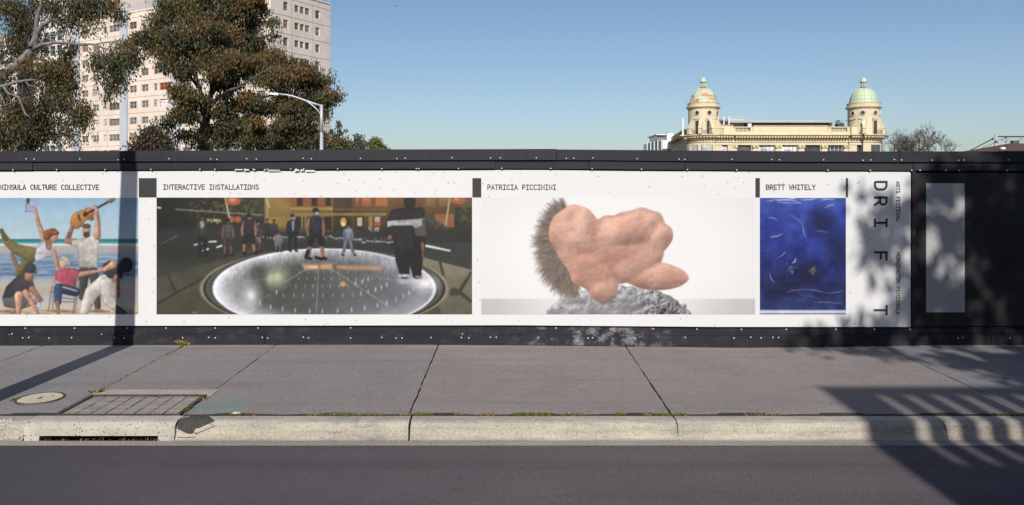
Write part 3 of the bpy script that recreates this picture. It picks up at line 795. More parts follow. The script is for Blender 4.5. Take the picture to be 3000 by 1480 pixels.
class Pic:
    def __init__(s, x0, y0, x1, y1, ox, oy, sc):
        s.rich = False
        s.x0, s.y0, s.x1, s.y1 = x0, y0, x1, y1
        s.w, s.h = int(x1 - x0), int(y1 - y0); s.ox, s.oy, s.sc = ox, oy, sc
        s.c = np.zeros((s.h, s.w, 3)); s.yy, s.xx = np.mgrid[0:s.h, 0:s.w].astype(float)
    def T(s, x, y): return (s.ox + x / s.sc - s.x0, s.oy + y / s.sc - s.y0)
    def put(s, mask, col, sl=None, edge=None):
        t = s.c if sl is None else s.c[sl]
        col = np.asarray(col, float)
        if edge is not None:
            if not hasattr(s, 'tx'): s.tx = (vnoise(s.h, s.w, 9) - .5) * .22 + (vnoise(s.h, s.w, 3) - .5) * .12
            f = 1 - .34 * np.exp(-np.maximum(edge, 0) / 2.2) + s.tx[sl] * np.clip(edge / 2, 0, 1)
            col = np.clip((col if col.ndim == 3 else col[None, None, :]) * f[..., None], 0, 255)
        t[...] = t * (1 - mask[..., None]) + col * mask[..., None]
    def bb(s, xs, ys, pad):
        a, b = max(0, int(min(xs) - pad)), min(s.w, int(max(xs) + pad) + 1)
        c, d = max(0, int(min(ys) - pad)), min(s.h, int(max(ys) + pad) + 1)
        return (slice(c, d), slice(a, b)) if a < b and c < d else None
    def E(s, x, y, rx, ry, col, rot=0, k=0.0, ld=(-0.6, -0.7), soft=1.0, al=1.0):
        cx, cy = s.T(x, y); rx /= s.sc; ry /= s.sc; R = max(rx, ry)
        sl = s.bb([cx - R, cx + R], [cy - R, cy + R], 3 + soft)
        if sl is None: return
        X, Y = s.xx[sl] - cx, s.yy[sl] - cy; a = math.radians(rot)
        u = (X * math.cos(a) + Y * math.sin(a)) / rx; v = (-X * math.sin(a) + Y * math.cos(a)) / ry
        d = (np.sqrt(u * u + v * v) - 1) * min(rx, ry)
        m = np.clip(0.5 - d / soft, 0, 1) * al
        col = np.asarray(col, float)
        if k: col = col * np.clip(1 + k * (X / R * ld[0] + Y / R * ld[1]), 0.2, 1.6)[..., None]
        s.put(m, np.clip(col, 0, 255), sl, -d if s.rich and min(rx, ry) > 3 else None)
    def C(s, pts, rad, col, k=0.0, soft=1.0, al=1.0):
        P = [s.T(*p) for p in pts]
        if not hasattr(rad, '__len__'): rad = [rad] * len(P)
        r = [q / s.sc for q in rad]
        sl = s.bb([p[0] for p in P], [p[1] for p in P], max(r) + 3 + soft)
        if sl is None: return
        X, Y = s.xx[sl], s.yy[sl]; best = np.full(X.shape, 1e9); sd = np.zeros(X.shape)
        for (a, b, ra, rb) in zip(P, P[1:], r, r[1:]):
            dx, dy = b[0] - a[0], b[1] - a[1]; l2 = dx * dx + dy * dy + 1e-9
            t = np.clip(((X - a[0]) * dx + (Y - a[1]) * dy) / l2, 0, 1)
            qx, qy = X - a[0] - t * dx, Y - a[1] - t * dy; rr = ra + (rb - ra) * t
            d = np.sqrt(qx * qx + qy * qy) - rr
            u = d < best; best = np.where(u, d, best); sd = np.where(u, (qx * 0.75 + qy * 0.65) / np.maximum(rr, .5), sd)
        m = np.clip(0.5 - best / soft, 0, 1) * al
        col = np.asarray(col, float)
        if k: col = col * np.clip(1 - k * sd, 0.3, 1.6)[..., None]
        s.put(m, np.clip(col, 0, 255), sl, -best if s.rich and max(r) > 3 else None)
    def P(s, pts, col, k=0.0, soft=1.0, al=1.0, kx=0.0):
        P = [s.T(*p) for p in pts]
        sl = s.bb([p[0] for p in P], [p[1] for p in P], 3 + soft)
        if sl is None: return
        X, Y = s.xx[sl], s.yy[sl]; ins = np.zeros(X.shape, bool); best = np.full(X.shape, 1e9)
        for a, b in zip(P, P[1:] + P[:1]):
            dx, dy = b[0] - a[0], b[1] - a[1]; l2 = dx * dx + dy * dy + 1e-9
            t = np.clip(((X - a[0]) * dx + (Y - a[1]) * dy) / l2, 0, 1)
            best = np.minimum(best, np.hypot(X - a[0] - t * dx, Y - a[1] - t * dy))
            c = (a[1] > Y) != (b[1] > Y)
            with np.errstate(divide='ignore', invalid='ignore'):
                ins ^= c & (X < (b[0] - a[0]) * (Y - a[1]) / (b[1] - a[1] + 1e-12) + a[0])
        d = np.where(ins, -best, best); m = np.clip(0.5 - d / soft, 0, 1) * al
        col = np.asarray(col, float)
        if k or kx:
            ys = [p[1] for p in P]; xs = [p[0] for p in P]
            g = (Y - min(ys)) / (max(ys) - min(ys) + 1e-6) - .5; gx = (X - min(xs)) / (max(xs) - min(xs) + 1e-6) - .5
            col = col * np.clip(1 - k * g - kx * gx, .3, 1.6)[..., None]
        s.put(m, np.clip(col, 0, 255), sl, -d if s.rich and soft < 3 else None)
    def lay(s, name, step=2):
        img = np.clip(s.c, 0, 255)
        hh, ww = s.h // step, s.w // step
        a = img[:hh * step, :ww * step].reshape(hh, step, ww, step, 3).mean((1, 3))
        colr = lin(a) / 0.875 * 0.635
        xs = np.linspace(s.x0, s.x1, ww); ys = np.linspace(s.y0, s.y1, hh)
        gx, gy = np.meshgrid(xs, ys)
        co = np.stack([fx(gx), np.full(gx.shape, YP), fz(gy)], -1).reshape(-1, 3)
        idx = np.arange(hh * ww).reshape(hh, ww)
        q = np.stack([idx[1:, :-1], idx[1:, 1:], idx[:-1, 1:], idx[:-1, :-1]], -1).reshape(-1, 4)
        me = np_mesh(name, co, q, M['print'], np.concatenate([colr.reshape(-1, 3), np.ones((hh * ww, 1))], 1))
        o = link(name, me, ban, tuple(-Vector(ban.location)))
        return o
def np_mesh(name, co, quads, mat, col=None):
    me = bpy.data.meshes.new(name)
    n, m = len(co), len(quads); k = quads.shape[1]
    me.vertices.add(n); me.vertices.foreach_set('co', np.asarray(co, np.float32).ravel())
    me.loops.add(m * k); me.loops.foreach_set('vertex_index', np.asarray(quads, np.int32).ravel())
    me.polygons.add(m); me.polygons.foreach_set('loop_start', np.arange(0, m * k, k, dtype=np.int32))
    me.polygons.foreach_set('loop_total', np.full(m, k, dtype=np.int32))
    if mat is not None: me.materials.append(mat)
    me.update(calc_edges=True)
    if col is not None:
        a = me.color_attributes.new('Col', 'FLOAT_COLOR', 'POINT'); a.data.foreach_set('color', np.asarray(col, np.float32).ravel())
    return me

SK, SKD, SKP = (196, 148, 122), (158, 112, 90), (205, 160, 140)
def vgrad(p, stops):
    y = p.yy[:, 0]; zy = (y + p.y0 - p.oy) * p.sc
    for ch in range(3):
        p.c[:, :, ch] = np.interp(zy, [s_[0] for s_ in stops], [s_[1][ch] for s_ in stops])[:, None]

def beach():
    p = Pic(-330, 580, 405, 921, 0, 570, 3.531)
    vgrad(p, [(35, (140, 178, 208)), (200, (165, 196, 216)), (455, (182, 205, 214)), (462, (30, 105, 118)), (480, (35, 130, 138)), (503, (95, 160, 160)), (508, (215, 220, 215)), (525, (212, 212, 208)), (532, (178, 172, 168)), (590, (172, 168, 170)), (612, (140, 158, 175)), (700, (112, 140, 168)), (830, (105, 128, 158)), (870, (160, 168, 178)), (930, (182, 178, 172)), (985, (184, 168, 148)), (1030, (168, 172, 178)), (1130, (190, 184, 175)), (1180, (205, 186, 158)), (1245, (196, 174, 142))])
    zy = (p.yy + p.y0 - p.oy) * p.sc
    wv = vnoise(p.h, p.w, 4, 9) - .5
    water = np.clip((zy - 600) / 40, 0, 1) * np.clip((880 - zy) / 40, 0, 1)
    p.c += (wv * 70 * water)[..., None]
    sand = np.clip((zy - 1170) / 30, 0, 1)
    p.c += ((vnoise(p.h, p.w, 3, 5) - .6) * 80 * sand)[..., None]
    for x in (0, 60, 480, 560, 640, 900, 1000, 1240): p.C([(x, 1195), (x + 120, 1205)], 9, (95, 85, 80), soft=6, al=.7)
    p.rich = True
    # woman leaning out, papers in hand
    p.C([(120, 605), (150, 690), (190, 770)], [14, 22, 26], (140, 98, 80), .3)
    p.C([(300, 630), (255, 740), (190, 820)], [70, 52, 34], (92, 84, 50), .35)
    p.C([(330, 615), (170, 565), (75, 490), (18, 385)], [72, 55, 40, 20], (116, 106, 62), .4)
    p.C([(60, 470), (15, 370)], [16, 20], (92, 86, 50), .2)
    p.P([(255, 188), (272, 38), (368, 75), (362, 200), (300, 175)], (168, 170, 214), .2, kx=-.2)
    p.P([(275, 40), (305, 42), (300, 95), (270, 85)], (70, 72, 92))
    p.P([(300, 60), (350, 75), (330, 150), (300, 120)], (206, 206, 226))
    p.C([(362, 150), (392, 290), (420, 370), (455, 470)], [13, 22, 26, 32], SK, .45)
    p.P([(395, 500), (470, 478), (520, 540), (556, 590), (520, 632), (430, 668), (365, 690), (352, 640), (372, 560)], (196, 194, 204), .2, kx=.2)
    p.C([(505, 470), (500, 540)], [34, 30], SKD)
    p.E(556, 440, 42, 58, SK, 15, .25)
    for q in ((500, 400, 55), (540, 385, 50), (480, 440, 38), (575, 395, 32)): p.E(q[0], q[1], q[2], q[2] * .75, (130, 78, 48), 0, .5)
    p.C([(552, 585), (576, 690), (598, 785)], [26, 22, 15], SK, .4)
    # man holding up a guitar
    p.C([(745, 330), (690, 475), (800, 500)], [20, 30, 42], SKD, .35)
    p.C([(700, 440), (715, 400)], 14, (90, 80, 80), al=.7)
    p.C([(860, 800), (850, 940), (850, 1050)], [58, 48, 40], (58, 58, 62), .3)
    p.C([(955, 800), (985, 930), (1005, 1150)], [56, 44, 32], (66, 64, 66), .3)
    p.C([(985, 1180), (1050, 1195)], [16, 12], SKD)
    p.P([(735, 470), (860, 448), (965, 415), (1020, 440), (1008, 560), (1000, 752), (800, 752), (806, 600), (788, 535), (735, 530)], (190, 184, 180), .25, kx=-.12)
    p.C([(985, 130), (1006, 260), (1000, 430)], [17, 25, 36], SK, .4)
    p.C([(1004, 200), (1008, 290)], 9, (96, 82, 84), al=.6)
    p.E(890, 372, 43, 66, SK, 0, .3); p.E(890, 415, 34, 30, (74, 58, 52)); p.E(890, 328, 44, 26, (96, 74, 62)); p.E(872, 376, 7, 4, (60, 45, 40)); p.E(908, 376, 7, 4, (60, 45, 40))
    p.E(800, 262, 72, 98, (186, 124, 66), 28, .35); p.E(908, 198, 60, 66, (182, 120, 64), 28, .3); p.E(945, 250, 26, 22, (150, 95, 55))
    p.E(850, 222, 60, 60, (190, 128, 70), 28)
    p.C([(905, 192), (1125, 72)], 11, (64, 48, 44)); p.C([(1120, 74), (1172, 48)], 17, (150, 100, 62)); p.C([(1140, 84), (1152, 76)], 8, (60, 50, 45)); p.C([(1168, 66), (1172, 72)], 5, (60, 50, 45))
    p.E(878, 206, 24, 26, (44, 34, 32)); p.C([(812, 215), (825, 268)], 9, (60, 44, 38))
    p.C([(968, 120), (1000, 170)], [14, 18], SKP, .3)
    # seated person in a camp chair
    for a, b in (((535, 940), (497, 1195)), ((556, 945), (540, 1190)), ((815, 880), (770, 1215)), ((790, 900), (752, 1210)), ((560, 1050), (780, 1078)), ((545, 1100), (770, 1105)), ((520, 1000), (610, 1000))): p.C([a, b], 5, (112, 96, 84))
    p.P([(785, 870), (822, 880), (812, 985), (778, 980)], (160, 156, 150))
    p.C([(790, 825), (880, 812), (990, 790)], [32, 24, 16], SK, .35)
    p.P([(572, 795), (630, 770), (700, 755), (770, 758), (826, 790), (790, 850), (775, 958), (640, 935), (562, 905)], (168, 74, 88), .25, kx=.15)
    p.C([(690, 790), (690, 930)], 3, (130, 52, 68))
    p.E(650, 706, 44, 66, SKP, 8, .25); p.E(665, 660, 48, 28, (206, 198, 190), 20); p.E(705, 700, 14, 36, (196, 188, 180))
    p.C([(570, 900), (640, 920)], [22, 14], SKP)
    p.C([(620, 965), (770, 1000)], [50, 48], (36, 46, 78), .3); p.C([(600, 960), (596, 1105)], [44, 34], (46, 66, 108), .4)
    p.P([(640, 935), (800, 985), (795, 1000), (640, 960)], (176, 176, 190))
    p.C([(590, 1110), (598, 1220)], [22, 18], SKD, .3)
    # crouching person in a cap
    p.C([(120, 1215), (230, 1140), (390, 1090)], [18, 34, 30], SKD, .35)
    p.P([(20, 1060), (110, 1010), (330, 1040), (260, 1150), (130, 1172), (40, 1150)], (92, 94, 102), .3)
    p.P([(232, 815), (330, 860), (360, 965), (300, 1002), (205, 1000), (105, 1062), (22, 1062), (62, 948), (150, 862)], (58, 55, 62), .2, kx=-.3)
    p.C([(195, 1040), (188, 1215)], [48, 24], SK, .45)
    p.C([(262, 1005), (330, 1125), (392, 1222)], [32, 24, 14], SK, .4); p.C([(330, 975), (428, 1085)], [34, 16], SKD, .3)
    p.P([(380, 1100), (430, 1110), (410, 1180), (370, 1160)], (176, 188, 212))
    p.E(298, 845, 48, 52, SKD, 10, .3); p.E(312, 758, 58, 52, (52, 54, 60), 0, .3); p.C([(330, 800), (372, 798)], 10, (48, 50, 56))
    # dancer bending to the right
    p.C([(1075, 905), (945, 1010), (862, 1200)], [82, 74, 50], (198, 192, 184), .3); p.C([(1095, 925), (1130, 1085), (1290, 1225)], [80, 66, 46], (188, 182, 176), .3)
    p.P([(1195, 1128), (1290, 1190), (1335, 1245), (1195, 1245)], (80, 70, 68))
    p.P([(1060, 715), (1130, 678), (1262, 740), (1245, 852), (1120, 862), (1060, 800)], (52, 46, 52), .2)
    p.C([(1165, 722), (1080, 770), (990, 792)], [42, 24, 15], SK, .35)
    p.C([(1200, 850), (1220, 1050)], [30, 14], SKD, .3); p.C([(1160, 880), (1195, 890)], 16, SKD)
    p.E(1300, 725, 66, 78, (44, 32, 30), 0, .3); p.C([(1255, 770), (1245, 860)], [20, 10], (50, 36, 34))
    # left, beyond the frame edge: two more strollers and a dune
    p.C([(-520, 900), (-520, 1180)], [40, 26], (70, 80, 110), .3); p.P([(-570, 700), (-470, 700), (-480, 910), (-560, 910)], (190, 120, 90)); p.E(-520, 640, 34, 44, SK)
    p.c = blur(p.c, 1)
    p.c *= (1 + (vnoise(p.h, p.w, 18) - .5) * .05)[..., None]
    p.c += NR.randn(p.h, p.w)[..., None] * 2.5
    p.c = p.c * 0.93 + 12
    return p.lay('printed_beach_picture')
beach()

def fountain():
    p = Pic(459, 579, 1383, 921, 420, 480, 2.576)
    vgrad(p, [(255, (58, 58, 46)), (420, (50, 50, 44)), (560, (44, 46, 46)), (640, (48, 50, 46)), (800, (62, 62, 52)), (1140, (74, 74, 54))])
    zx = (p.xx + p.x0 - p.ox) * p.sc; zy = (p.yy + p.y0 - p.oy) * p.sc
    left = np.clip((900 - zx) / 700, 0, 1)
    p.c *= (1 - .38 * left * np.clip((900 - zy) / 500, 0, 1))[..., None]
    fol = np.clip((vnoise(p.h, p.w, 9) + vnoise(p.h, p.w, 4) - 1.02) * 4, 0, 1)
    area = np.clip((zx - 330) / 60, 0, 1) * np.clip((920 - zx) / 60, 0, 1) * np.clip((430 - zy) / 60, 0, 1)
    p.put(fol * area * .75, (92, 96, 56))
    # lit facades
    p.P([(915, 255), (1430, 255), (1430, 520), (915, 520)], (128, 102, 52), .2, kx=.2)
    p.P([(930, 400), (1300, 400), (1300, 470), (930, 470)], (150, 122, 54), al=.8, soft=6)
    p.P([(1110, 255), (1425, 255), (1425, 326), (1110, 326)], (140, 84, 46))
    p.P([(1435, 255), (2482, 255), (2482, 500), (1435, 500)], (92, 68, 44), .5)
    p.P([(1435, 255), (1570, 255), (1570, 500), (1435, 500)], (66, 54, 40), .3)
    for x in (1180, 1290, 1395): p.P([(x - 22, 255), (x + 22, 255), (x + 22, 320), (x - 22, 320)], (54, 46, 38))
    for a, b, c in ((1600, 1625, (168, 96, 52)), (1645, 1715, (176, 100, 54)), (1750, 1840, (178, 104, 58)), (1890, 1935, (120, 74, 44)), (2130, 2200, (128, 98, 52)), (2230, 2300, (140, 108, 60))): p.P([(a, 255), (b, 255), (b, 322), (a, 322)], c, .2)
    p.P([(1110, 330), (1430, 330), (1430, 350), (1110, 350)], (158, 132, 76)); p.P([(1110, 372), (1830, 372), (1830, 392), (1110, 392)], (138, 116, 60))
    p.P([(1440, 338), (1830, 338), (1830, 352), (1440, 352)], (104, 84, 54))
    for x in range(1120, 1430, 14): p.C([(x, 352), (x, 368)], 3, (96, 78, 48))
    for a, b in ((1150, 1260), (1360, 1420), (1480, 1535), (1600, 1660), (1735, 1790)): p.P([(a, 400), (b, 400), (b, 500), (a, 500)], (46, 42, 36))
    for x in (1190, 1215, 1700, 1715): p.P([(x, 395), (x + 14, 395), (x + 14, 500), (x, 500)], (142, 122, 66))
    p.E(1508, 440, 24, 34, (210, 160, 70)); p.E(1508, 455, 14, 16, (245, 220, 150)); p.P([(1612, 405), (1650, 405), (1650, 470), (1612, 470)], (190, 175, 140)); p.P([(1742, 400), (1785, 400), (1785, 440), (1742, 440)], (176, 168, 150)); p.P([(1738, 440), (1790, 440), (1790, 472), (1738, 472)], (190, 70, 62))
    p.P([(1740, 482), (1778, 478), (1778, 512), (1740, 515)], (200, 200, 185)); p.C([(1700, 485), (1725, 510)], 5, (210, 205, 190))
    p.P([(2200, 380), (2340, 380), (2340, 480), (2200, 480)], (150, 96, 60)); p.P([(2350, 330), (2482, 330), (2482, 520), (2350, 520)], (52, 52, 40))
    p.put(fol * np.clip((zx - 2360) / 50, 0, 1) * np.clip((480 - zy) / 60, 0, 1) * .7, (84, 92, 52))
    # street band
    p.P([(100, 500), (2482, 500), (2482, 640), (100, 640)], (48, 49, 47), al=.9, soft=20)
    for x0_, x1_, y_ in ((905, 1000, 552), (1040, 1110, 545), (1140, 1230, 552), (1335, 1420, 548), (1425, 1640, 562), (1640, 1885, 585)):
        for t in np.arange(x0_, x1_, 16): p.E(t + NR.uniform(-6, 6), y_ + NR.uniform(-7, 7) + (t - x0_) * .03, NR.uniform(4, 13), NR.uniform(3, 5), (225, 226, 228), al=.9)
    for _ in range(120): x = NR.uniform(930, 1880); p.C([(x, 560), (x, 560 + NR.uniform(8, 50))], 2, (110, 112, 112), al=.5)
    for a, b in (((385, 612), (440, 600)), ((495, 588), (548, 586)), ((555, 630), (590, 618)), ((450, 655), (490, 642)), ((105, 330), (130, 334))): p.C([a, b], [5, 7], (215, 215, 208))
    p.C([(245, 344), (480, 360), (900, 388)], 4, (140, 138, 118)); p.C([(140, 600), (255, 545)], 4, (88, 88, 84))
    for _ in range(26): p.E(NR.uniform(480, 590), NR.uniform(415, 445), NR.uniform(4, 9), NR.uniform(4, 8), (180, 178, 120), al=.8)
    for x in (665, 715): p.E(x, 420, 26, 24, (170, 84, 46))
    p.C([(618, 255), (655, 430)], 7, (178, 168, 140)); p.E(678, 280, 56, 34, (176, 92, 60)); p.E(672, 275, 26, 14, (200, 140, 100))
    p.C([(2310, 255), (2275, 480)], 7, (180, 166, 132)); p.E(2370, 275, 60, 32, (164, 92, 62)); p.E(2360, 270, 22, 12, (190, 130, 95))
    p.P([(920, 255), (935, 255), (958, 330), (938, 345)], (165, 160, 140)); p.C([(935, 340), (935, 410)], 4, (160, 155, 130))
    # paving
    p.P([(2090, 700), (2482, 800), (2482, 1140), (2250, 1140)], (112, 108, 90), .3)
    p.P([(2120, 600), (2482, 590), (2482, 790), (2100, 690)], (56, 60, 58)); p.C([(2130, 618), (2310, 655)], [9, 6], (235, 235, 235))
    p.C([(2250, 660), (2235, 735), (2290, 960)], [9, 9, 14], (62, 58, 48)); p.C([(2470, 820), (2380, 965), (2482, 1045)], [9, 16, 10], (62, 60, 52)); p.E(2340, 965, 50, 30, (66, 64, 54), soft=6)
    p.P([(100, 860), (700, 690), (760, 640), (880, 640), (560, 800), (430, 930), (100, 1060)], (84, 82, 66), al=.55, soft=10)
    p.C([(100, 1055), (480, 845), (900, 650)], [10, 8, 4], (52, 52, 44)); p.C([(180, 815), (240, 950)], 9, (54, 54, 44)); p.C([(370, 1120), (400, 1118)], 4, (150, 146, 110))
    # dish
    p.E(1367, 940, 944, 302, (120, 112, 84), soft=2); p.E(1367, 938, 930, 300, (176, 164, 128), soft=2, al=.6); p.E(1364, 940, 912, 298, (28, 29, 28)); p.E(1364, 935, 896, 300, (88, 88, 84), soft=3); p.E(1364, 938, 862, 304, (66, 68, 66), soft=2)
    cx, cy = p.T(1364, 940); u = (p.xx - cx) / (848 / 2.576); v = (p.yy - cy) / (304 / 2.576); rho = np.sqrt(u * u + v * v)
    m = np.clip((1 - rho) * 60, 0, 1)
    th = np.arctan2(v, u)
    inner = np.array((74, 79, 74)) + np.array((34, 32, 44)) * np.clip(u + .25, 0, 1)[..., None] + np.array((10, 10, 16)) * np.clip(v, 0, 1)[..., None]
    rim = np.array((226, 228, 240)) * np.ones(3)
    wgt = np.clip((rho - .60) / .37, 0, 1) ** 1.25 * np.clip(.55 + .45 * np.cos(th - 2.9) + .35 * (v < 0) + .15 * (u > .5), .3, 1)
    colr = inner * (1 - wgt[..., None]) + rim * wgt[..., None]
    drip = (vnoise(p.h, p.w, 14, .12) - .5) * np.clip((rho - .55) / .25, 0, 1) * np.clip(-v * 2.5, 0, 1) * np.clip((1.0 - rho) * 14, 0, 1)
    colr = colr + (drip * 60)[..., None]
    spk = (NR.rand(p.h, p.w) - .5) * np.clip((rho - .6) / .2, 0, 1) * np.clip(-u * 2 - .3, 0, 1)
    colr += (spk * 70)[..., None]
    edge = np.clip((rho - .955) / .03, 0, 1)
    colr = colr * (1 - edge[..., None]) + np.array((250, 250, 255)) * edge[..., None]
    p.put(m, np.clip(colr, 0, 255))
    for x, y, rx, ry, c in ((1010, 850, 66, 70, (206, 212, 170)), (810, 985, 60, 75, (238, 238, 240)), (2130, 905, 70, 50, (245, 246, 250)), (955, 850, 22, 40, (205, 205, 170)), (870, 800, 70, 50, (70, 74, 76))):
        for s_, a in ((1.6, .18), (1.1, .3), (.6, .5), (.3, .6)): p.E(x, y, rx * s_, ry * s_, c, al=a, soft=10)
    p.P([(1195, 755), (1425, 750), (1425, 795), (1215, 798)], (196, 150, 112), soft=8); p.P([(1455, 765), (1800, 770), (1790, 800), (1560, 800), (1460, 790)], (190, 140, 104), soft=8, al=.9); p.P([(1250, 770), (1330, 770), (1330, 785), (1250, 785)], (232, 200, 160), soft=5)
    p.P([(1190, 745), (1470, 742), (1440, 756), (1200, 758)], (120, 116, 116), soft=6); p.E(1505, 905, 22, 20, (196, 152, 86), soft=5); p.C([(1330, 740), (1325, 800)], 10, (120, 90, 74), soft=6, al=.7)
    for a, b, al in (((1322, 790), (1302, 1138), .9), ((1420, 795), (1950, 1138), 1), ((1230, 795), (1060, 895), .9), ((1050, 850), (640, 905), .6), ((960, 985), (720, 1090), .6), ((1650, 830), (2215, 950), .5)): p.C([a, b], 3, (168, 166, 164), al=al * .75)
    for y, xs in ((815, range(1180, 1660, 60)), (865, range(1170, 1880, 62)), (920, range(1150, 1700, 66)), (990, range(1060, 1600, 74)), (1065, ())):
        for x in xs: p.E(x + NR.uniform(-5, 5), y, 4, 8 + (y - 800) * .05, (160, 164, 172), al=.8)
    for x, y in ((1600, 900), (1650, 888), (1695, 868), (1640, 975), (1695, 960), (1750, 945), (1795, 930), (1835, 910), (1005, 968), (880, 1045), (960, 1075), (1050, 1090), (1145, 1102), (1255, 1108), (1350, 1110), (1465, 1108), (1570, 1098), (1668, 1085), (1765, 1065), (1835, 1045), (1905, 1020), (1960, 995), (2002, 970), (2035, 940), (825, 1100), (2060, 905)): p.E(x, y, 5, 17, (188, 192, 200), soft=2)
    # visitors
    p.rich = True
    def fig(x, top, foot, wd, shirt, trous, skin=SKD, mask=False, shorts=.55, head=True, lean=0):
        H = foot - top; s_ = wd * .86
        for d in (-1, 1):
            p.C([(x + d * s_ * .3, top + H * .5), (x + d * s_ * .42 + lean * d, top + H * .78), (x + d * s_ * .45 + lean * d * 1.8, foot - 6)], [s_ * .30, s_ * .2, s_ * .14], skin if shorts else trous, .3)
            p.C([(x + d * s_ * .3, top + H * .48), (x + d * s_ * .42 + lean * d * .8, top + H * (.5 + .2 * (1 if shorts else 1.9)))], [s_ * .36, s_ * .3 if shorts else s_ * .17], trous, .2)
            p.C([(x + d * s_ * .45 + lean * d * 1.8, foot - 4), (x + d * s_ * .45 + lean * d * 1.8 + s_ * .25, foot)], s_ * .14, (30, 28, 28))
            p.C([(x + d * s_ * .58, top + H * .22), (x + d * s_ * .78, top + H * .4), (x + d * s_ * .72, top + H * .54)], [s_ * .2, s_ * .17, s_ * .12], skin if shorts else shirt, .3)
        p.P([(x - s_ * .62, top + H * .2), (x - s_ * .2, top + H * .15), (x + s_ * .2, top + H * .15), (x + s_ * .62, top + H * .2), (x + s_ * .5, top + H * .54), (x - s_ * .5, top + H * .54)], shirt, .2)
        if head:
            p.E(x + s_ * .05, top + H * .085, s_ * .26, H * .075, skin, 0, .3); p.E(x, top + H * .045, s_ * .3, H * .05, (36, 32, 30))
            if mask: p.E(x + s_ * .1, top + H * .105, s_ * .2, H * .035, (168, 196, 222))
    fig(445, 375, 700, 60, (62, 62, 62), (40, 40, 42), (110, 104, 96), shorts=0); p.P([(425, 430), (458, 430), (462, 480), (432, 490)], (150, 146, 126))
    fig(640, 410, 690, 62, (78, 78, 72), (66, 62, 60), (128, 92, 76)); fig(862, 430, 655, 46, (60, 62, 68), (150, 120, 112), (110, 76, 64), True); fig(935, 415, 600, 34, (52, 56, 52), (50, 52, 54), shorts=0); fig(985, 420, 600, 40, (56, 60, 54), (50, 52, 54), shorts=0)
    fig(798, 378, 676, 78, (50, 50, 62), (40, 40, 44), (166, 118, 96), lean=6); fig(1018, 508, 662, 40, (112, 122, 128), (108, 122, 148), (150, 110, 92)); fig(1125, 380, 658, 60, (44, 46, 54), (36, 38, 44), (140, 104, 88), True, 0); p.P([(1120, 430), (1138, 430), (1136, 505), (1124, 505)], (176, 188, 210))
    fig(1300, 335, 715, 92, (42, 44, 58), (34, 34, 38), (160, 110, 90), True, lean=12); p.C([(1240, 660), (1228, 705)], 14, (32, 30, 32)); p.C([(1300, 705), (1345, 718)], 11, (28, 26, 26))
    fig(1545, 445, 690, 52, (124, 132, 146), (112, 120, 136), (150, 112, 92), shorts=0, lean=14)
    # large foreground pair
    p.C([(2085, 380), (2140, 420), (2290, 490)], [30, 26, 12], (74, 76, 70), .2); p.P([(2030, 395), (2130, 400), (2135, 540), (2050, 560)], (84, 84, 80)); p.P([(2045, 545), (2130, 545), (2125, 630), (2050, 630)], (46, 44, 44)); p.C([(2095, 620), (2085, 770)], [26, 18], (150, 96, 74), .3)
    p.C([(1965, 600), (1955, 720), (1970, 830)], [72, 55, 38], (34, 32, 40), .1); p.C([(2030, 600), (2050, 720), (2062, 835)], [62, 52, 34], (32, 30, 38), .1)
    p.P([(1880, 350), (1960, 330), (2060, 332), (2120, 345), (2105, 430), (2040, 480), (2040, 640), (1890, 640), (1880, 480), (1850, 430)], (44, 42, 44), kx=.1)
    p.C([(1900, 380), (1862, 450), (1862, 545)], [40, 34, 26], (46, 44, 46)); p.C([(2085, 365), (2070, 450)], [38, 34], (48, 46, 46))
    p.P([(1836, 432), (1880, 428), (2030, 418), (2110, 410), (2100, 470), (2050, 488), (2025, 466), (1880, 468), (1838, 482)], (178, 176, 174), kx=.15); p.E(1858, 556, 18, 18, (168, 102, 88)); p.E(2008, 290, 44, 52, (42, 38, 36)); p.C([(2010, 255), (2005, 300)], 40, (44, 40, 38))
    p.C([(1930, 842), (2000, 842)], 12, (205, 200, 205)); p.C([(2060, 850), (2095, 855)], 9, (170, 130, 124)); p.P([(1905, 870), (2060, 860), (2110, 900), (1940, 905)], (222, 222, 232), soft=10, al=.5)
    p.c = blur(blur(p.c, 1), 1)
    p.c *= (1 + (vnoise(p.h, p.w, 26) - .5) * .14 + (vnoise(p.h, p.w, 5) - .5) * .07)[..., None]
    g_ = p.c.mean(2, keepdims=True); p.c = g_ + (p.c - g_) * .88
    p.c += NR.randn(p.h, p.w)[..., None] * 3
    return p.lay('printed_fountain_picture')
fountain()

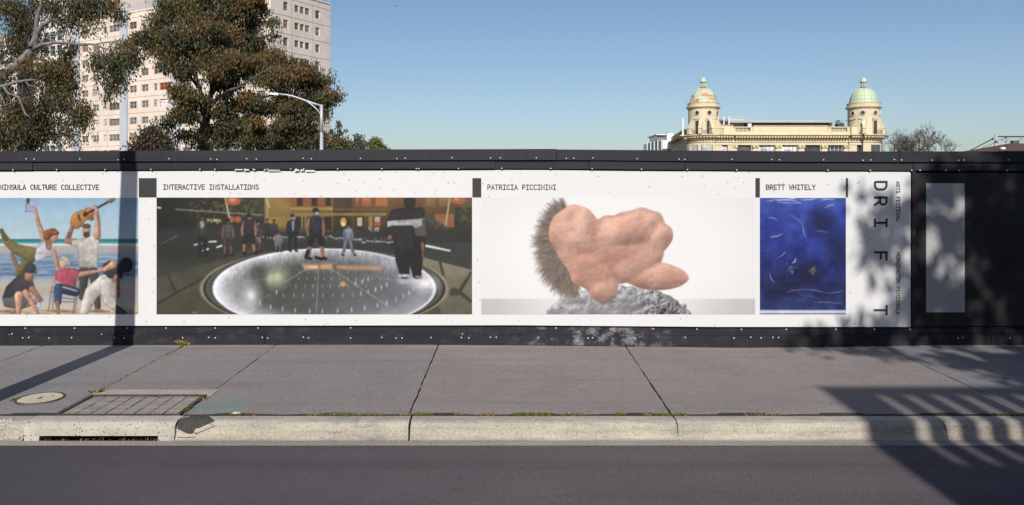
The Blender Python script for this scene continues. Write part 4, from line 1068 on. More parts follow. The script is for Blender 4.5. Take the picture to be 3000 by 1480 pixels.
def stone_panel():
    """generic stand-in: smooth flesh-toned rounded forms with a bristly brown fringe on a grey boulder"""
    p = Pic(1410, 579, 2212, 921, 1360, 430, 2.118)
    p.c[:] = (244, 244, 245)
    zx = (p.xx + p.x0 - p.ox) * p.sc; zy = (p.yy + p.y0 - p.oy) * p.sc
    r = np.hypot((zx - 950) / 1000, (zy - 640) / 520)
    p.c -= (np.clip(r - .62, 0, 1) * 26)[..., None]
    fl = np.clip((zy - 940) / 3, 0, 1) * np.clip(np.abs(zx - 950) / 500 - .5, 0, 1)
    p.c -= (fl * 36)[..., None]
    def relief(h, mask, base, amb, ks, light=(-.30, -.62, .72), gain=1.0):
        gy, gx = np.gradient(h); nz = 1 / np.sqrt(1 + (gx * gain) ** 2 + (gy * gain) ** 2)
        lam = np.clip((-gx * gain * light[0] - gy * gain * light[1] + light[2]) * nz, 0, 1)
        occ = np.clip((blur(h, 9) - h) * .05, 0, .55) + np.clip((blur(h, 3) - h) * .16, 0, .4)
        sh = (amb + (1 - amb) * lam) * (1 - occ)
        col = np.array(base) * sh[..., None] * 1.12 + (ks * np.clip(lam - .86, 0, 1) * 900)[..., None]
        warm = np.clip(.75 - sh, 0, .6)[..., None] * np.array((16, -4, -10)) if ks == 0 else 0
        p.put(mask, np.clip(col + warm, 0, 252))
    X_ = (p.xx, p.yy)
    def ell(x, y, rx, ry, rot):
        cx, cy = p.T(x, y); a = math.radians(rot); X, Y = p.xx - cx, p.yy - cy
        u = (X * math.cos(a) + Y * math.sin(a)) / (rx / p.sc); v = (-X * math.sin(a) + Y * math.cos(a)) / (ry / p.sc)
        return u * u + v * v
    fb = sum((vnoise(p.h, p.w, c_) - .5) * a_ for c_, a_ in ((30, 16), (12, 9), (6, 5), (3, 2.6)))
    e = ell(955, 1085, 462, 226, 0) + (vnoise(p.h, p.w, 16) - .5) * .16
    rough = .35 + 1.25 * np.clip((zx - 1050) / 160, 0, 1)
    relief(np.sqrt(np.clip(1 - e, 0, 1)) * 70 + fb * rough, np.clip((1 - e) * 30, 0, 1), (150, 150, 154), .34, .35, gain=.55)
    # bristly fringe
    for i in range(4600):
        t = NR.rand(); bx = 690 - 200 * math.cos(math.radians(72 - 165 * t)); by = 620 - 262 * math.sin(math.radians(72 - 165 * t))
        ox, oy = bx - 730, by - 610; l = math.hypot(ox, oy); ox, oy = ox / l, oy / l
        q = NR.uniform(-120, 12); ln = NR.uniform(25, 88); j = NR.uniform(-.7, .5)
        sx, sy = bx + ox * q, by + oy * q
        p.C([(sx, sy), (sx + (ox * math.cos(j) - oy * math.sin(j)) * ln, sy + (ox * math.sin(j) + oy * math.cos(j)) * ln)], [3.4, .7], np.array((128, 114, 106)) * NR.uniform(.6, 1.3), al=.42, soft=1.4)
    # soft folded lump, one continuous surface
    mk = np.zeros((p.h, p.w))
    wob = (vnoise(p.h, p.w, 34) - .5) * .32
    acc = np.zeros((p.h, p.w)); kk = 3.2
    for x, y, rx, ry, rot, dp, z in ((1045, 520, 205, 128, -20, 46, 0), (1190, 570, 112, 86, -34, 34, 4), (930, 640, 300, 200, 12, 62, 6), (1185, 800, 220, 84, 2, 40, 14), (705, 560, 172, 196, -15, 64, 14), (790, 775, 120, 190, -48, 44, 24), (860, 880, 92, 86, 0, 40, 26), (970, 545, 140, 74, -6, 34, 34), (1040, 730, 150, 90, -25, 36, 22), (650, 640, 70, 150, -20, 30, 20)):
        e = ell(x, y, rx, ry, rot) + wob
        hh_ = np.clip(1 - e, -1.5, 1) * dp * .55 + z + 12
        m_ = np.clip((1 - e) * 14, 0, 1); mk = np.maximum(mk, m_)
        acc += np.exp(np.clip(hh_ / kk, -20, 60))
    H = kk * np.log(np.maximum(acc, 1e-6)) ; H = np.maximum(H, 0)
    H = blur(H, 1) + (vnoise(p.h, p.w, 14) - .5) * 2.0 + (vnoise(p.h, p.w, 5) - .5) * .8
    tone = (vnoise(p.h, p.w, 44) - .5) * .2 + (vnoise(p.h, p.w, 9) - .5) * .08
    relief(H, mk, np.array((214, 168, 150)) * (1 + tone[..., None] * np.array((.6, 1, 1.1))), .42, 0, gain=.62)
    p.c = blur(p.c, 1) + NR.randn(p.h, p.w)[..., None] * 1.5
    return p.lay('printed_sculpture_picture')
stone_panel()

def blue_panel():
    """generic stand-in: deep blue abstract wash with loose pale strokes"""
    p = Pic(2226, 580, 2478, 921, 2160, 430, 2.118)
    vgrad(p, [(318, (66, 86, 172)), (420, (48, 68, 158)), (620, (36, 52, 134)), (780, (26, 36, 98)), (900, (28, 38, 86)), (1005, (38, 52, 108)), (1012, (205, 208, 220)), (1026, (214, 216, 226)), (1032, (70, 84, 160)), (1040, (60, 74, 150))])
    p.c += ((vnoise(p.h, p.w, 22) + .5 * vnoise(p.h, p.w, 7) - .75) * 26)[..., None] * np.array((.8, .9, 1.3))
    for x, y, rx, ry, a in ((520, 470, 70, 75, .5), (620, 620, 60, 90, .4), (420, 780, 90, 60, .5), (300, 860, 90, 50, .3)):
        for s_ in (1.4, 1.0, .6): p.E(x, y, rx * s_, ry * s_, (14, 19, 50), al=a * .62, soft=16)
    for i in range(15):
        x, y = NR.uniform(150, 560), NR.uniform(320, 352); p.C([(x, y), (x + NR.uniform(30, 100), y + NR.uniform(-14, 6))], [1, 3], (205, 210, 230), al=.8)
    for x0_, y0_, x1_, y1_, r in ((190, 440, 250, 455, 3), (200, 560, 280, 540, 4), (330, 420, 400, 470, 2), (400, 470, 420, 560, 3), (250, 690, 300, 650, 3), (480, 520, 560, 530, 2), (200, 780, 230, 840, 3), (540, 380, 600, 360, 4), (340, 720, 360, 690, 6), (300, 900, 420, 880, 2), (420, 880, 560, 905, 2), (560, 905, 660, 890, 2), (470, 960, 650, 968, 2)):
        p.C([(x0_, y0_), ((x0_ + x1_) / 2 + NR.uniform(-8, 8), (y0_ + y1_) / 2 + NR.uniform(-8, 8)), (x1_, y1_)], [r * .4, r, r * .5], (186, 190, 208), al=.75)
    for x, y, r in ((330, 760, 26), (470, 765, 22)):
        for _ in range(30): p.E(x + NR.randn() * r * .6, y + NR.randn() * r * .6, NR.uniform(2, 5), NR.uniform(2, 4), (150, 160, 205) if x < 400 else (168, 140, 96), al=.7)
    for i in range(9):
        x, y, r = NR.uniform(300, 650), NR.uniform(860, 990), NR.uniform(12, 46); a0 = NR.uniform(0, 6)
        p.C([(x + r * math.cos(a0 + k * .5) * 1.4, y + r * math.sin(a0 + k * .5) * (.6 + .05 * k)) for k in range(NR.randint(4, 10))], 1.6, (104, 112, 150), al=.55)
    p.c = blur(p.c, 1) + NR.randn(p.h, p.w)[..., None] * 1.5
    return p.lay('printed_blue_picture')
blue_panel()

# black banner beyond the post
bb = empty('black_banner', (fx(2840), YF, 0.43)); tag(bb, 'shaded black banner with an upright grey rectangle, right of the white banner', 'banner')
m_ = MB(); m_.box(fx(2682), fx(4400), YF, YF + 0.012, fz(955), fz(507)); sub(m_, 'vinyl_sheet', M['blackvinyl'], bb)
rect('grey_rectangle', 2713, 2826, 537, 915, M['greyvinyl'], YP, bb)

# ================================================================= APARTMENT BLOCK
def facade(stain, col, var=0.1):
    m, nt, b = new_mat(stain)
    co = pos(nt); c = np.array(col)
    out = mixc(nt, ramp(nt, noise(nt, co, 0.15, 5), 0.3, 0.7), tuple(c * (1 - var)), tuple(c * (1 + var)))
    dr = noise(nt, pos(nt, (1.1, 1.1, 0.09)), 1.5, 5, 0.65)
    out = mixc(nt, ramp(nt, dr, 0.5, 0.8, (0, 0, 0), (0.55, 0.55, 0.55)), out, tuple(c * 0.7))
    pn = noise(nt, pos(nt, (0.3, 0.3, 0.36)), 2.0, 1)
    out = mixc(nt, ramp(nt, pn, 0.52, 0.56, (0, 0, 0), (0.16, 0.16, 0.16)), out, tuple(np.minimum(c * 1.35, .9)))
    nt.links.new(out, b.inputs['Base Color']); b.inputs['Roughness'].default_value = 0.9; b.inputs['Specular IOR Level'].default_value = 0.2
    return m
M['apt'] = facade('apartment_concrete', (0.66, 0.555, 0.475))
M['apt_gable'] = facade('apartment_gable_concrete', (0.66, 0.59, 0.535))
M['apt_strip'] = pm('pale_blue_render', (0.42, 0.445, 0.485), 0.85, 0.06, 0.3)
M['band'] = pm('floor_joint', (0.40, 0.35, 0.31), 0.9, 0.1, 1)
M['roofcap'] = pm('roof_membrane', (0.3, 0.3, 0.3), 0.9, 0.1, 1)
M['frame_wood'] = pm('ochre_window_frame', (0.42, 0.29, 0.13), 0.7, 0.25, 1)
M['frame_pale'] = pm('pale_window_frame', (0.56, 0.53, 0.48), 0.7, 0.2, 1)
M['rail_blue'] = pm('pale_rail', (0.42, 0.5, 0.6), 0.6, 0.1, 1)
def glass(name, col, rough=0.12):
    m, nt, b = new_mat(name)
    co = pos(nt)
    out = mixc(nt, ramp(nt, noise(nt, co, 0.9, 3), 0.35, 0.65), tuple(np.array(col) * 0.6), tuple(np.array(col) * 1.35))
    nt.links.new(out, b.inputs['Base Color']); b.inputs['Roughness'].default_value = rough; b.inputs['Specular IOR Level'].default_value = 0.5
    return m
GLS = [glass('pane_grey', (0.14, 0.135, 0.14)), glass('pane_dim', (0.075, 0.075, 0.085)), glass('pane_curtain', (0.42, 0.40, 0.38), 0.4), glass('pane_blind', (0.62, 0.63, 0.67), 0.4), glass('pane_warm', (0.24, 0.19, 0.14), 0.3)]
GL_TEAL = glass('pane_teal', (0.03, 0.06, 0.075)); GL_RED = glass('pane_red_curtain', (0.20, 0.022, 0.025), 0.5); GL_DK = glass('pane_dark', (0.035, 0.04, 0.055))

def wall_holes(W0, W1, Z0, Z1, holes, dep=0.22):
    """front face on y=0 (facing -y) with rectangular openings and their reveals"""
    xs = sorted({W0, W1} | {h_[0] for h_ in holes} | {h_[1] for h_ in holes}); zs = sorted({Z0, Z1} | {h_[2] for h_ in holes} | {h_[3] for h_ in holes})
    mb = MB(); idx = {}
    def vi(x, y, z):
        k = (round(x, 4), round(y, 4), round(z, 4))
        if k not in idx: idx[k] = len(mb.v); mb.v.append((x, y, z))
        return idx[k]
    hs = [(round(a, 4), round(b, 4), round(c, 4), round(d, 4)) for a, b, c, d in holes]
    for i in range(len(xs) - 1):
        for j in range(len(zs) - 1):
            cx, cz = (xs[i] + xs[i + 1]) / 2, (zs[j] + zs[j + 1]) / 2
            if any(a < cx < b and c < cz < d for a, b, c, d in hs): continue
            mb.f.append((vi(xs[i], 0, zs[j]), vi(xs[i + 1], 0, zs[j]), vi(xs[i + 1], 0, zs[j + 1]), vi(xs[i], 0, zs[j + 1])))
    for a, b, c, d in holes:
        mb.quad((a, 0, c), (a, 0, d), (a, dep, d), (a, dep, c)); mb.quad((b, 0, c), (b, dep, c), (b, dep, d), (b, 0, d))
        mb.quad((a, 0, c), (a, dep, c), (b, dep, c), (b, 0, c)); mb.quad((a, 0, d), (b, 0, d), (b, dep, d), (a, dep, d))
    return mb
WCACHE = {}
def window(parent, x, z, wd, ht, mull, fm, gm, dep=0.16, loc=(0, 0, 0), rz=0, trans=True, ft=0.07):
    """window part (frame with mullions) + pane sub-part, local to a wall whose face is y=0"""
    key = (round(wd, 2), round(ht, 2), mull, fm.name, trans, ft)
    if key not in WCACHE:
        f = MB(); t = ft
        f.box(0, wd, -0.03, 0.05, 0, t); f.box(0, wd, -0.03, 0.05, ht - t, ht); f.box(0, t, -0.03, 0.05, t, ht - t); f.box(wd - t, wd, -0.03, 0.05, t, ht - t)
        for k in range(1, mull): f.box(wd * k / mull - t * .5, wd * k / mull + t * .5, -0.025, 0.045, t, ht - t)
        if trans: f.box(t, wd - t, -0.02, 0.04, ht * .52, ht * .52 + t * .6)
        f.box(-0.05, wd + 0.05, -0.13, -0.0305, -0.06, 0.03)
        WCACHE[key] = f.mesh(fm)
    k2 = (round(wd, 2), round(ht, 2), gm.name)
    if k2 not in WCACHE:
        p = MB(); p.quad((0.02, 0.03, 0.02), (wd - 0.02, 0.03, 0.02), (wd - 0.02, 0.03, ht - 0.02), (0.02, 0.03, ht - 0.02)); WCACHE[k2] = p.mesh(gm)
    c, s = math.cos(rz), math.sin(rz)
    o = link('window', WCACHE[key], parent, (loc[0] + x * c - dep * s, loc[1] + x * s + dep * c, z), rz)
    link('pane', WCACHE[k2], o)
    return o

apt = empty('apartment_block', (-37.3, 120, -0.3), math.radians(-30))
tag(apt, 'tall beige concrete apartment block with window rows and pale blue vertical strips', 'building')
rw = random.Random(21)
ZR = 32.9; ST = 2.82; ZW = 30.05 - 0.06       # roof, storey, sill of the top row (local, +0.3)
rows_z = [ZW - ST * k for k in range(10)]
def pickg(): return GLS[rw.choices([0, 1, 2, 3, 4], [5, 3, 3, 2, 2])[0]]
def pickf(): return M['frame_wood'] if rw.random() < .55 else M['frame_pale']
strips = [7.0, 21.4, 35.8, 50.4]
holes = []; wins = []
starts = [(-5.4, 7.0), (9.0, 21.4), (23.4, 35.8), (37.8, 50.4)]
for s0, s1 in starts:
    base = s0 if s0 > 0 else -5.4
    for (a, b, mull) in ((0.55, 3.7, 3), (4.35, 5.25, 1), (6.7, 8.7, 2), (10.0, 12.1, 2)):
        if base + a < 0.4: continue
        for k, z in enumerate(rows_z):
            x0_, x1_ = -(base + b), -(base + a)
            holes.append((x0_, x1_, z, z + 1.25)); wins.append((x0_, z, x1_ - x0_, mull, base, k))
wall_holes(-52.4, 0, 0, ZR, holes).build('facade_wall', M['apt'], apt)
for (x, z, wd, mull, base, k) in wins:
    gm = pickg()
    if base == 23.4 and mull == 3 and k == 4: gm = GL_RED
    window(apt, x, z, wd, 1.25, mull, pickf(), gm)
for s0 in strips:
    m = MB(); m.box(-(s0 + 2.0), -s0, -0.35, -0.004, 0, ZR + 0.25); m.build('vertical_strip', M['apt_strip'], apt)
for s0 in (4.0, 18.4 - 5.4, 27.4, 41.85):
    m = MB(); m.box(-(s0 + .1), -s0 + .06, -0.06, -0.003, 0, ZR - 0.8); m.build('pilaster_line', M['frame_pale'], apt)
for k in range(11):
    z = ZW + 1.95 - ST * k
    for a, b in ((-6.99, 0), (-21.39, -9.01), (-35.79, -23.41), (-50.39, -37.81)):
        m = MB(); m.box(a, b, -0.035, -0.002, z, z + 0.07); m.build('floor_band', M['band'], apt)
# gable
gh, gw = [], []
for (a, b, hgt) in ((2.5, 3.5, 1.35), (4.9, 5.8, 1.1), (6.07, 6.97, 1.1), (7.2, 8.2, 1.1), (9.5, 10.55, 1.35)):
    for z in rows_z:
        zz = z + (0 if hgt > 1.2 else 0.18)
        gh.append((a, b, zz, zz + hgt)); gw.append((a, zz, b - a, hgt))
wall_holes(0, 13.05, 0, ZR, gh).build('gable_wall', M['apt_gable'], apt, (0, 0, 0), math.radians(90))
for a, z, wd, hgt in gw: window(apt, a, z, wd, hgt, 1, pickf(), GLS[rw.choice([0, 0, 4, 1])], rz=math.radians(90))
for k in range(11):
    z = ZW + 1.95 - ST * k
    m = MB(); m.box(0.02, 0.035, 0, 13.05, z, z + 0.06); m.build('floor_band', M['band'], apt)
for t in (0.0, 5.1 - .9, 8.85):
    m = MB(); m.box(0.018, 0.03, t, t + .05, 0, ZR); m.build('panel_joint', M['band'], apt)
m = MB(); m.quad((-52.4, 13.05, 0), (0, 13.05, 0), (0, 13.05, ZR), (-52.4, 13.05, ZR)); m.quad((-52.4, 0, 0), (-52.4, 13.05, 0), (-52.4, 13.05, ZR), (-52.4, 0, ZR)); m.build('rear_wall', M['apt'], apt)
m = MB(); m.box(-52.4, 0.12, -0.12, 13.15, ZR + 0.001, ZR + 0.22); m.build('roof_slab', M['apt_gable'], apt)
def railing(parent, p0, p1, z, hgt, step=1.6, mat=None):
    a, b = Vector(p0), Vector(p1); n = max(1, int((b - a).length / step)); r = MB()
    for i in range(n + 1):
        q = a + (b - a) * i / n; r.box(q.x - .035, q.x + .035, q.y - .035, q.y + .035, z, z + hgt)
    for f in (0.38, 0.7, 1.0): r.tube([(a.x, a.y, z + hgt * f), (b.x, b.y, z + hgt * f)], 0.035, 4)
    return r.build('roof_railing', mat or M['rail_blue'], parent)
railing(apt, (-0.2, 0.2), (-0.2, 12.8), ZR + 0.22, 1.2); railing(apt, (-48, 0.3), (-0.2, 0.2), ZR + 0.22, 1.2)
# lift core
ch = []
for z in [39.2 - 2.82 * k for k in range(13)]:
    for a in (-66.6, -64.3, -62.0): ch.append((a, a + 1.9, z, z + 1.5 if z > 33 else z + 2.0))
core = MB(); o = wall_holes(-70, -48, 0, 44, ch); o.build('lift_core_wall', M['apt_gable'], apt, (0, 2.2, 0))
for a, b, z0_, z1_ in ch: window(apt, a, z0_, b - a, z1_ - z0_, 1, M['frame_pale'], GL_TEAL, loc=(0, 2.2, 0))
core.quad((-48, 2.2, ZR - 3), (-48, 14, ZR - 3), (-48, 14, 44), (-48, 2.2, 44)); core.quad((-70, 2.2, 0), (-70, 14, 0), (-70, 14, 44), (-70, 2.2, 44)); core.quad((-70, 14, 0), (-48, 14, 0), (-48, 14, 44), (-70, 14, 44)); core.quad((-70, 2.2, 44), (-48, 2.2, 44), (-48, 14, 44), (-70, 14, 44))
core.build('lift_core_side', M['apt_gable'], apt)
# left wing, turned towards the street
wl = (-72.5, 0.2); wr = math.radians(47.5)
wh = []
for z in rows_z:
    for a, b in ((-4.2, -2.2), (-7.6, -5.6), (-12.2, -9.2), (-15.0, -14.1), (-19, -17), (-23, -21)): wh.append((a, b, z, z + 1.25))
wall_holes(-30, 0, 0, ZR - .6, wh).build('wing_wall', M['apt'], apt, (wl[0], wl[1], 0), wr)
for a, b, z0_, z1_ in wh: window(apt, a, z0_, b - a, 1.25, 2 if b - a > 1.5 else 1, pickf(), pickg(), loc=(wl[0], wl[1], 0), rz=wr)
m = MB(); m.box(-30, 0.0, 0.3, 12, 0, ZR - 0.59); m.build('wing_rear', M['apt_gable'], apt, (wl[0], wl[1], 0), wr)
for k in range(11):
    z = ZW + 1.95 - ST * k
    if z < ZR - .7: m = MB(); m.box(-30, 0, -0.035, -0.002, z, z + 0.07); m.build('floor_band', M['band'], apt, (wl[0], wl[1], 0), wr)

# ================================================================= CREAM DOMED BUILDING
DB = 140.0; K = DB / F
def bx_(p): return (p - 1500) * K
def bz_(q): return CAM_Z + (HOR - q) * K
M['cream'] = facade('cream_render', (0.585, 0.505, 0.36), 0.05)
M['cream_trim'] = pm('cream_trim', (0.56, 0.475, 0.32), 0.85, 0.1, 0.6)
def copper(name, rust):
    m, nt, b = new_mat(name); co = pos(nt)
    out = mixc(nt, ramp(nt, noise(nt, co, 0.5, 5), 0.3, 0.7), (0.36, 0.50, 0.39), (0.55, 0.56, 0.38))
    if rust:
        v = N(nt, 'ShaderNodeTexVoronoi'); v.inputs['Scale'].default_value = 0.85; nt.links.new(pos(nt, (1, 1, 1.7)), v.inputs['Vector'])
        sp = N(nt, 'ShaderNodeSeparateColor'); nt.links.new(v.outputs['Color'], sp.inputs[0])
        out = mixc(nt, ramp(nt, sp.outputs[0], 0.58, 0.64), out, (0.42, 0.22, 0.13))
        out = mixc(nt, ramp(nt, sp.outputs[1], 0.62, 0.68, (0, 0, 0), (.8, .8, .8)), out, (0.60, 0.45, 0.24))
    nt.links.new(out, b.inputs['Base Color']); b.inputs['Roughness'].default_value = 0.6
    return m
M['copper_a'] = copper('weathered_copper_rusty', True); M['copper_b'] = copper('weathered_copper', False)
M['lead'] = pm('lantern_metal', (0.20, 0.23, 0.22), 0.6, 0.15, 1)
M['greyroof'] = pm('penthouse_roof', (0.36, 0.37, 0.36), 0.6, 0.06, .5)
M['white_wall'] = pm('white_render', (0.72, 0.72, 0.74), 0.85, 0.05, .4)
M['steel_dark'] = pm('dark_metal', (0.07, 0.07, 0.08), 0.6, 0.2, 1)

cb = empty('domed_building', (bx_(2310), DB, -0.3)); tag(cb, 'cream classical building with two copper-domed corner towers', 'building')
def cs(mb, name, mat, smooth=False, parent=None): return sub(mb, name, mat, parent or cb, smooth)
FY = DB
# main front wall with openings
hl = [(bx_(2113), bx_(2129), bz_(452), bz_(425))]
big = [(2156, 2201), (2223, 2270), (2290, 2337), (2357, 2403), (2424, 2470)]
zt, zb = bz_(425.5), bz_(462)
def wall_world(x0_, x1_, z0_, z1_, hs, y, mat, name, parent, dep=0.5):
    mb = wall_holes(x0_, x1_, z0_, z1_, hs, dep); mb.v = [(a, b + y, c) for a, b, c in mb.v]
    return cs(mb, name, mat, parent=parent)
wall_world(bx_(2148), bx_(2484), -0.3, bz_(396), [(bx_(a), bx_(b), zb, zt) for a, b in big], FY, M['cream'], 'front_wall', cb, 0.6)
wall_world(bx_(2088), bx_(2147.9), -0.3, bz_(396), [(bx_(2113), bx_(2130), zb, zt)], FY - 0.5, M['cream'], 'front_wall', cb, 0.6)
wall_world(bx_(2484.1), bx_(2545), -0.3, bz_(396), [(bx_(2507), bx_(2522), zb, zt)], FY - 0.5, M['cream'], 'front_wall', cb, 0.6)
m = MB(); m.quad((bx_(2148), FY - .5, -.3), (bx_(2148), FY + .02, -.3), (bx_(2148), FY + .02, bz_(396)), (bx_(2148), FY - .5, bz_(396))); m.quad((bx_(2484), FY - .5, -.3), (bx_(2484), FY - .5, bz_(396)), (bx_(2484), FY + .02, bz_(396)), (bx_(2484), FY + .02, -.3)); cs(m, 'wall_return', M['cream'])
M['fr_dark'] = pm('dark_sash', (0.1, 0.1, 0.1), 0.6, 0.1, 1); M['fr_white'] = pm('white_sash', (0.6, 0.6, 0.6), 0.6, 0.1, 1)
def win_world(p0, p1, y, gm, mull, fm, z0_=None, z1_=None, parent=None):
    a, b = bx_(p0), bx_(p1); z0_ = zb if z0_ is None else z0_; z1_ = zt if z1_ is None else z1_
    f = MB(); t = .07; wd = b - a
    f.box(a, b, y, y + .1, z1_ - t, z1_); f.box(a, a + t, y, y + .1, z0_, z1_ - t); f.box(b - t, b, y, y + .1, z0_, z1_ - t); f.box(a, b, y, y + .1, z0_ - .05, z0_)
    for k in range(1, mull): f.box(a + wd * k / mull - .03, a + wd * k / mull + .03, y + .005, y + .095, z0_, z1_ - t)
    f.box(a + t, b - t, y + .01, y + .09, z1_ - (z1_ - z0_) * .38, z1_ - (z1_ - z0_) * .38 + .05)
    o = cs(f, 'window', fm)
    q = MB(); q.quad((a, y + .06, z0_), (b, y + .06, z0_), (b, y + .06, z1_), (a, y + .06, z1_)); pn = q.build('pane', gm, o); pn.location = (0, 0, 0)
    return o
for (a, b), gm, fm in zip(big, (GLS[1], GLS[3], GLS[3], GL_DK, GL_DK), ('fr_dark', 'fr_dark', 'fr_dark', 'fr_dark', 'fr_white')): win_world(a, b, FY + .4, gm, 4, M[fm])
win_world(2113, 2130, FY - .1, GLS[3], 2, M['fr_dark']); win_world(2507, 2522, FY - .1, GL_DK, 2, M['fr_dark'])
# pilasters with capitals
for p in (2147 + 3, 2212, 2280, 2347, 2413.5, 2479):
    m = MB(); m.box(bx_(p - 8), bx_(p + 8), FY - .34, FY - .003, -.3, bz_(436)); cs(m, 'pilaster', M['cream'])
    c_ = MB(); c_.box(bx_(p - 8.5), bx_(p + 8.5), FY - .42, FY - .004, bz_(427.5), bz_(425.6))
    c_.box(bx_(p - 7.5), bx_(p + 7.5), FY - .36, FY - .004, bz_(435.9), bz_(434.5))
    for d in (-6, 6): c_.tube([(bx_(p + d), FY - .6, bz_(430)), (bx_(p + d), FY - .02, bz_(430))], .22, 8)
    for d in (-4.5, 0, 4.5): c_.box(bx_(p + d - 1.4), bx_(p + d + 1.4), FY - .5, FY - .02, bz_(434.4), bz_(429.5))
    cs(c_, 'capital', M['cream_trim'])
# entablature, cornice and dentils
def run(x0_, x1_, y, parts, name, mat):
    m = MB()
    for (q0, q1, pr) in parts: m.box(x0_, x1_, y - pr, y + .3, bz_(q1), bz_(q0))
    return cs(m, name, mat)
prof_c = [(395.5, 397.2, 1.25), (397.25, 398.6, 1.1), (404.6, 406.8, .35), (406.85, 408.2, .22), (416.5, 417.6, .16), (424.0, 424.9, .12)]
for a, b, y in ((bx_(2148.2), bx_(2483.8), FY), (bx_(2060), bx_(2147.8), FY - .5), (bx_(2484.2), bx_(2545), FY - .5)): run(a, b, y, prof_c, 'cornice', M['cream_trim'])
def dentils(pts):
    dm = MB().box(-.17, .17, -.45, .45, -.18, .2).mesh(M['cream_trim'])
    for x, y, rz in pts: link('dentil', dm, cb, (x - cb.location.x, y - cb.location.y, bz_(401.5) + .3), rz)
dentils([(bx_(2154 + 8.05 * k), FY - .55, 0) for k in range(41)] + [(bx_(2100 + 8.05 * k), FY - 1.05, 0) for k in range(6)] + [(bx_(2490 + 8.05 * k), FY - 1.05, 0) for k in range(4)])
# parapet
run(bx_(2207), bx_(2425), FY + .2, [(369.5, 395.4, .35), (368.0, 369.45, .5), (383.2, 384.0, .39), (392, 395.3, .45)], 'parapet_wall', M['cream'])
run(bx_(2098), bx_(2144), FY - .3, [(368.5, 395.4, .35), (367.2, 368.45, .5)], 'parapet_wall', M['cream'])
run(bx_(2490), bx_(2541), FY - .3, [(370, 395.4, .35), (368.6, 369.95, .5)], 'parapet_wall', M['cream'])
for a, b in ((2144, 2207), (2425, 2490)):
    run(bx_(a + .1), bx_(b - .1), FY + .2, [(386, 395.4, .33), (371.5, 374.2, .42)], 'parapet_wall', M['cream'])
    nbal = int((b - a - 20) / 4)
    bal = MB().lathe([(.09, 0), (.09, .06), (.05, .1), (.12, .32), (.05, .58), (.09, .68), (.09, .72)], seg=8).mesh(M['cream_trim'], True)
    for k in range(nbal): link('baluster', bal, cb, (bx_(a + 11 + 4 * k) - cb.location.x, .05, bz_(385.9) + .3))
    for e in (a + 1, b - 9): run(bx_(e), bx_(e + 8), FY + .2, [(374.3, 385.9, .34)], 'parapet_pier', M['cream'])
    m = MB(); m.box(bx_(a + 9), bx_(b - 9), FY + .5, FY + .55, bz_(386), bz_(374)); cs(m, 'parapet_shade_wall', M['cream'])
# body sides / rear / roof
A_ = (bx_(2012), FY - .3); B_ = (35.4, FY + 34)
m = MB(); xl, xr = bx_(2003), bx_(2600)
m.quad((B_[0], FY + 34, -.3), (xr + 4, FY + 34, -.3), (xr + 4, FY + 34, bz_(396)), (B_[0], FY + 34, bz_(396)))
m.quad((xr - .5, FY + 1, -.3), (xr + 4, FY + 34, -.3), (xr + 4, FY + 34, bz_(396)), (xr - .5, FY + 1, bz_(396)))
cs(m, 'rear_wall', M['cream'])
m = MB(); m.quad((xl + .5, FY + .3, bz_(392)), (xr - .6, FY + .3, bz_(392)), (xr + 4, FY + 34, bz_(392)), (B_[0], FY + 34, bz_(392))); cs(m, 'flat_roof', M['roofcap'])
# left return front, receding
sidew = MB()
sidew.quad((B_[0], B_[1], -.3), (A_[0], A_[1], -.3), (A_[0], A_[1], bz_(402)), (B_[0], B_[1], bz_(402))); cs(sidew, 'side_wall', M['cream'])
sc_ = MB()
for (q0, q1, pr) in ((395.5, 398.5, 1.2), (404.5, 407.5, .4), (376, 379, .35)):
    sc_.hexa([(B_[0] - pr, B_[1], bz_(q1)), (A_[0] - pr, A_[1] + .4, bz_(q1)), (A_[0] + .5, A_[1] + .4, bz_(q1)), (B_[0] + .5, B_[1], bz_(q1)), (B_[0] - pr, B_[1], bz_(q0)), (A_[0] - pr, A_[1] + .4, bz_(q0)), (A_[0] + .5, A_[1] + .4, bz_(q0)), (B_[0] + .5, B_[1], bz_(q0))])
cs(sc_, 'side_cornice', M['cream_trim'])
for k in range(7):
    t = (k + .5) / 7; x, y = A_[0] + (B_[0] - A_[0]) * t, A_[1] + (B_[1] - A_[1]) * t
    m = MB(); m.box(x - .3, x + .15, y - .5, y + .5, bz_(395.4), bz_(379.1)); cs(m, 'parapet_pier', M['cream'])

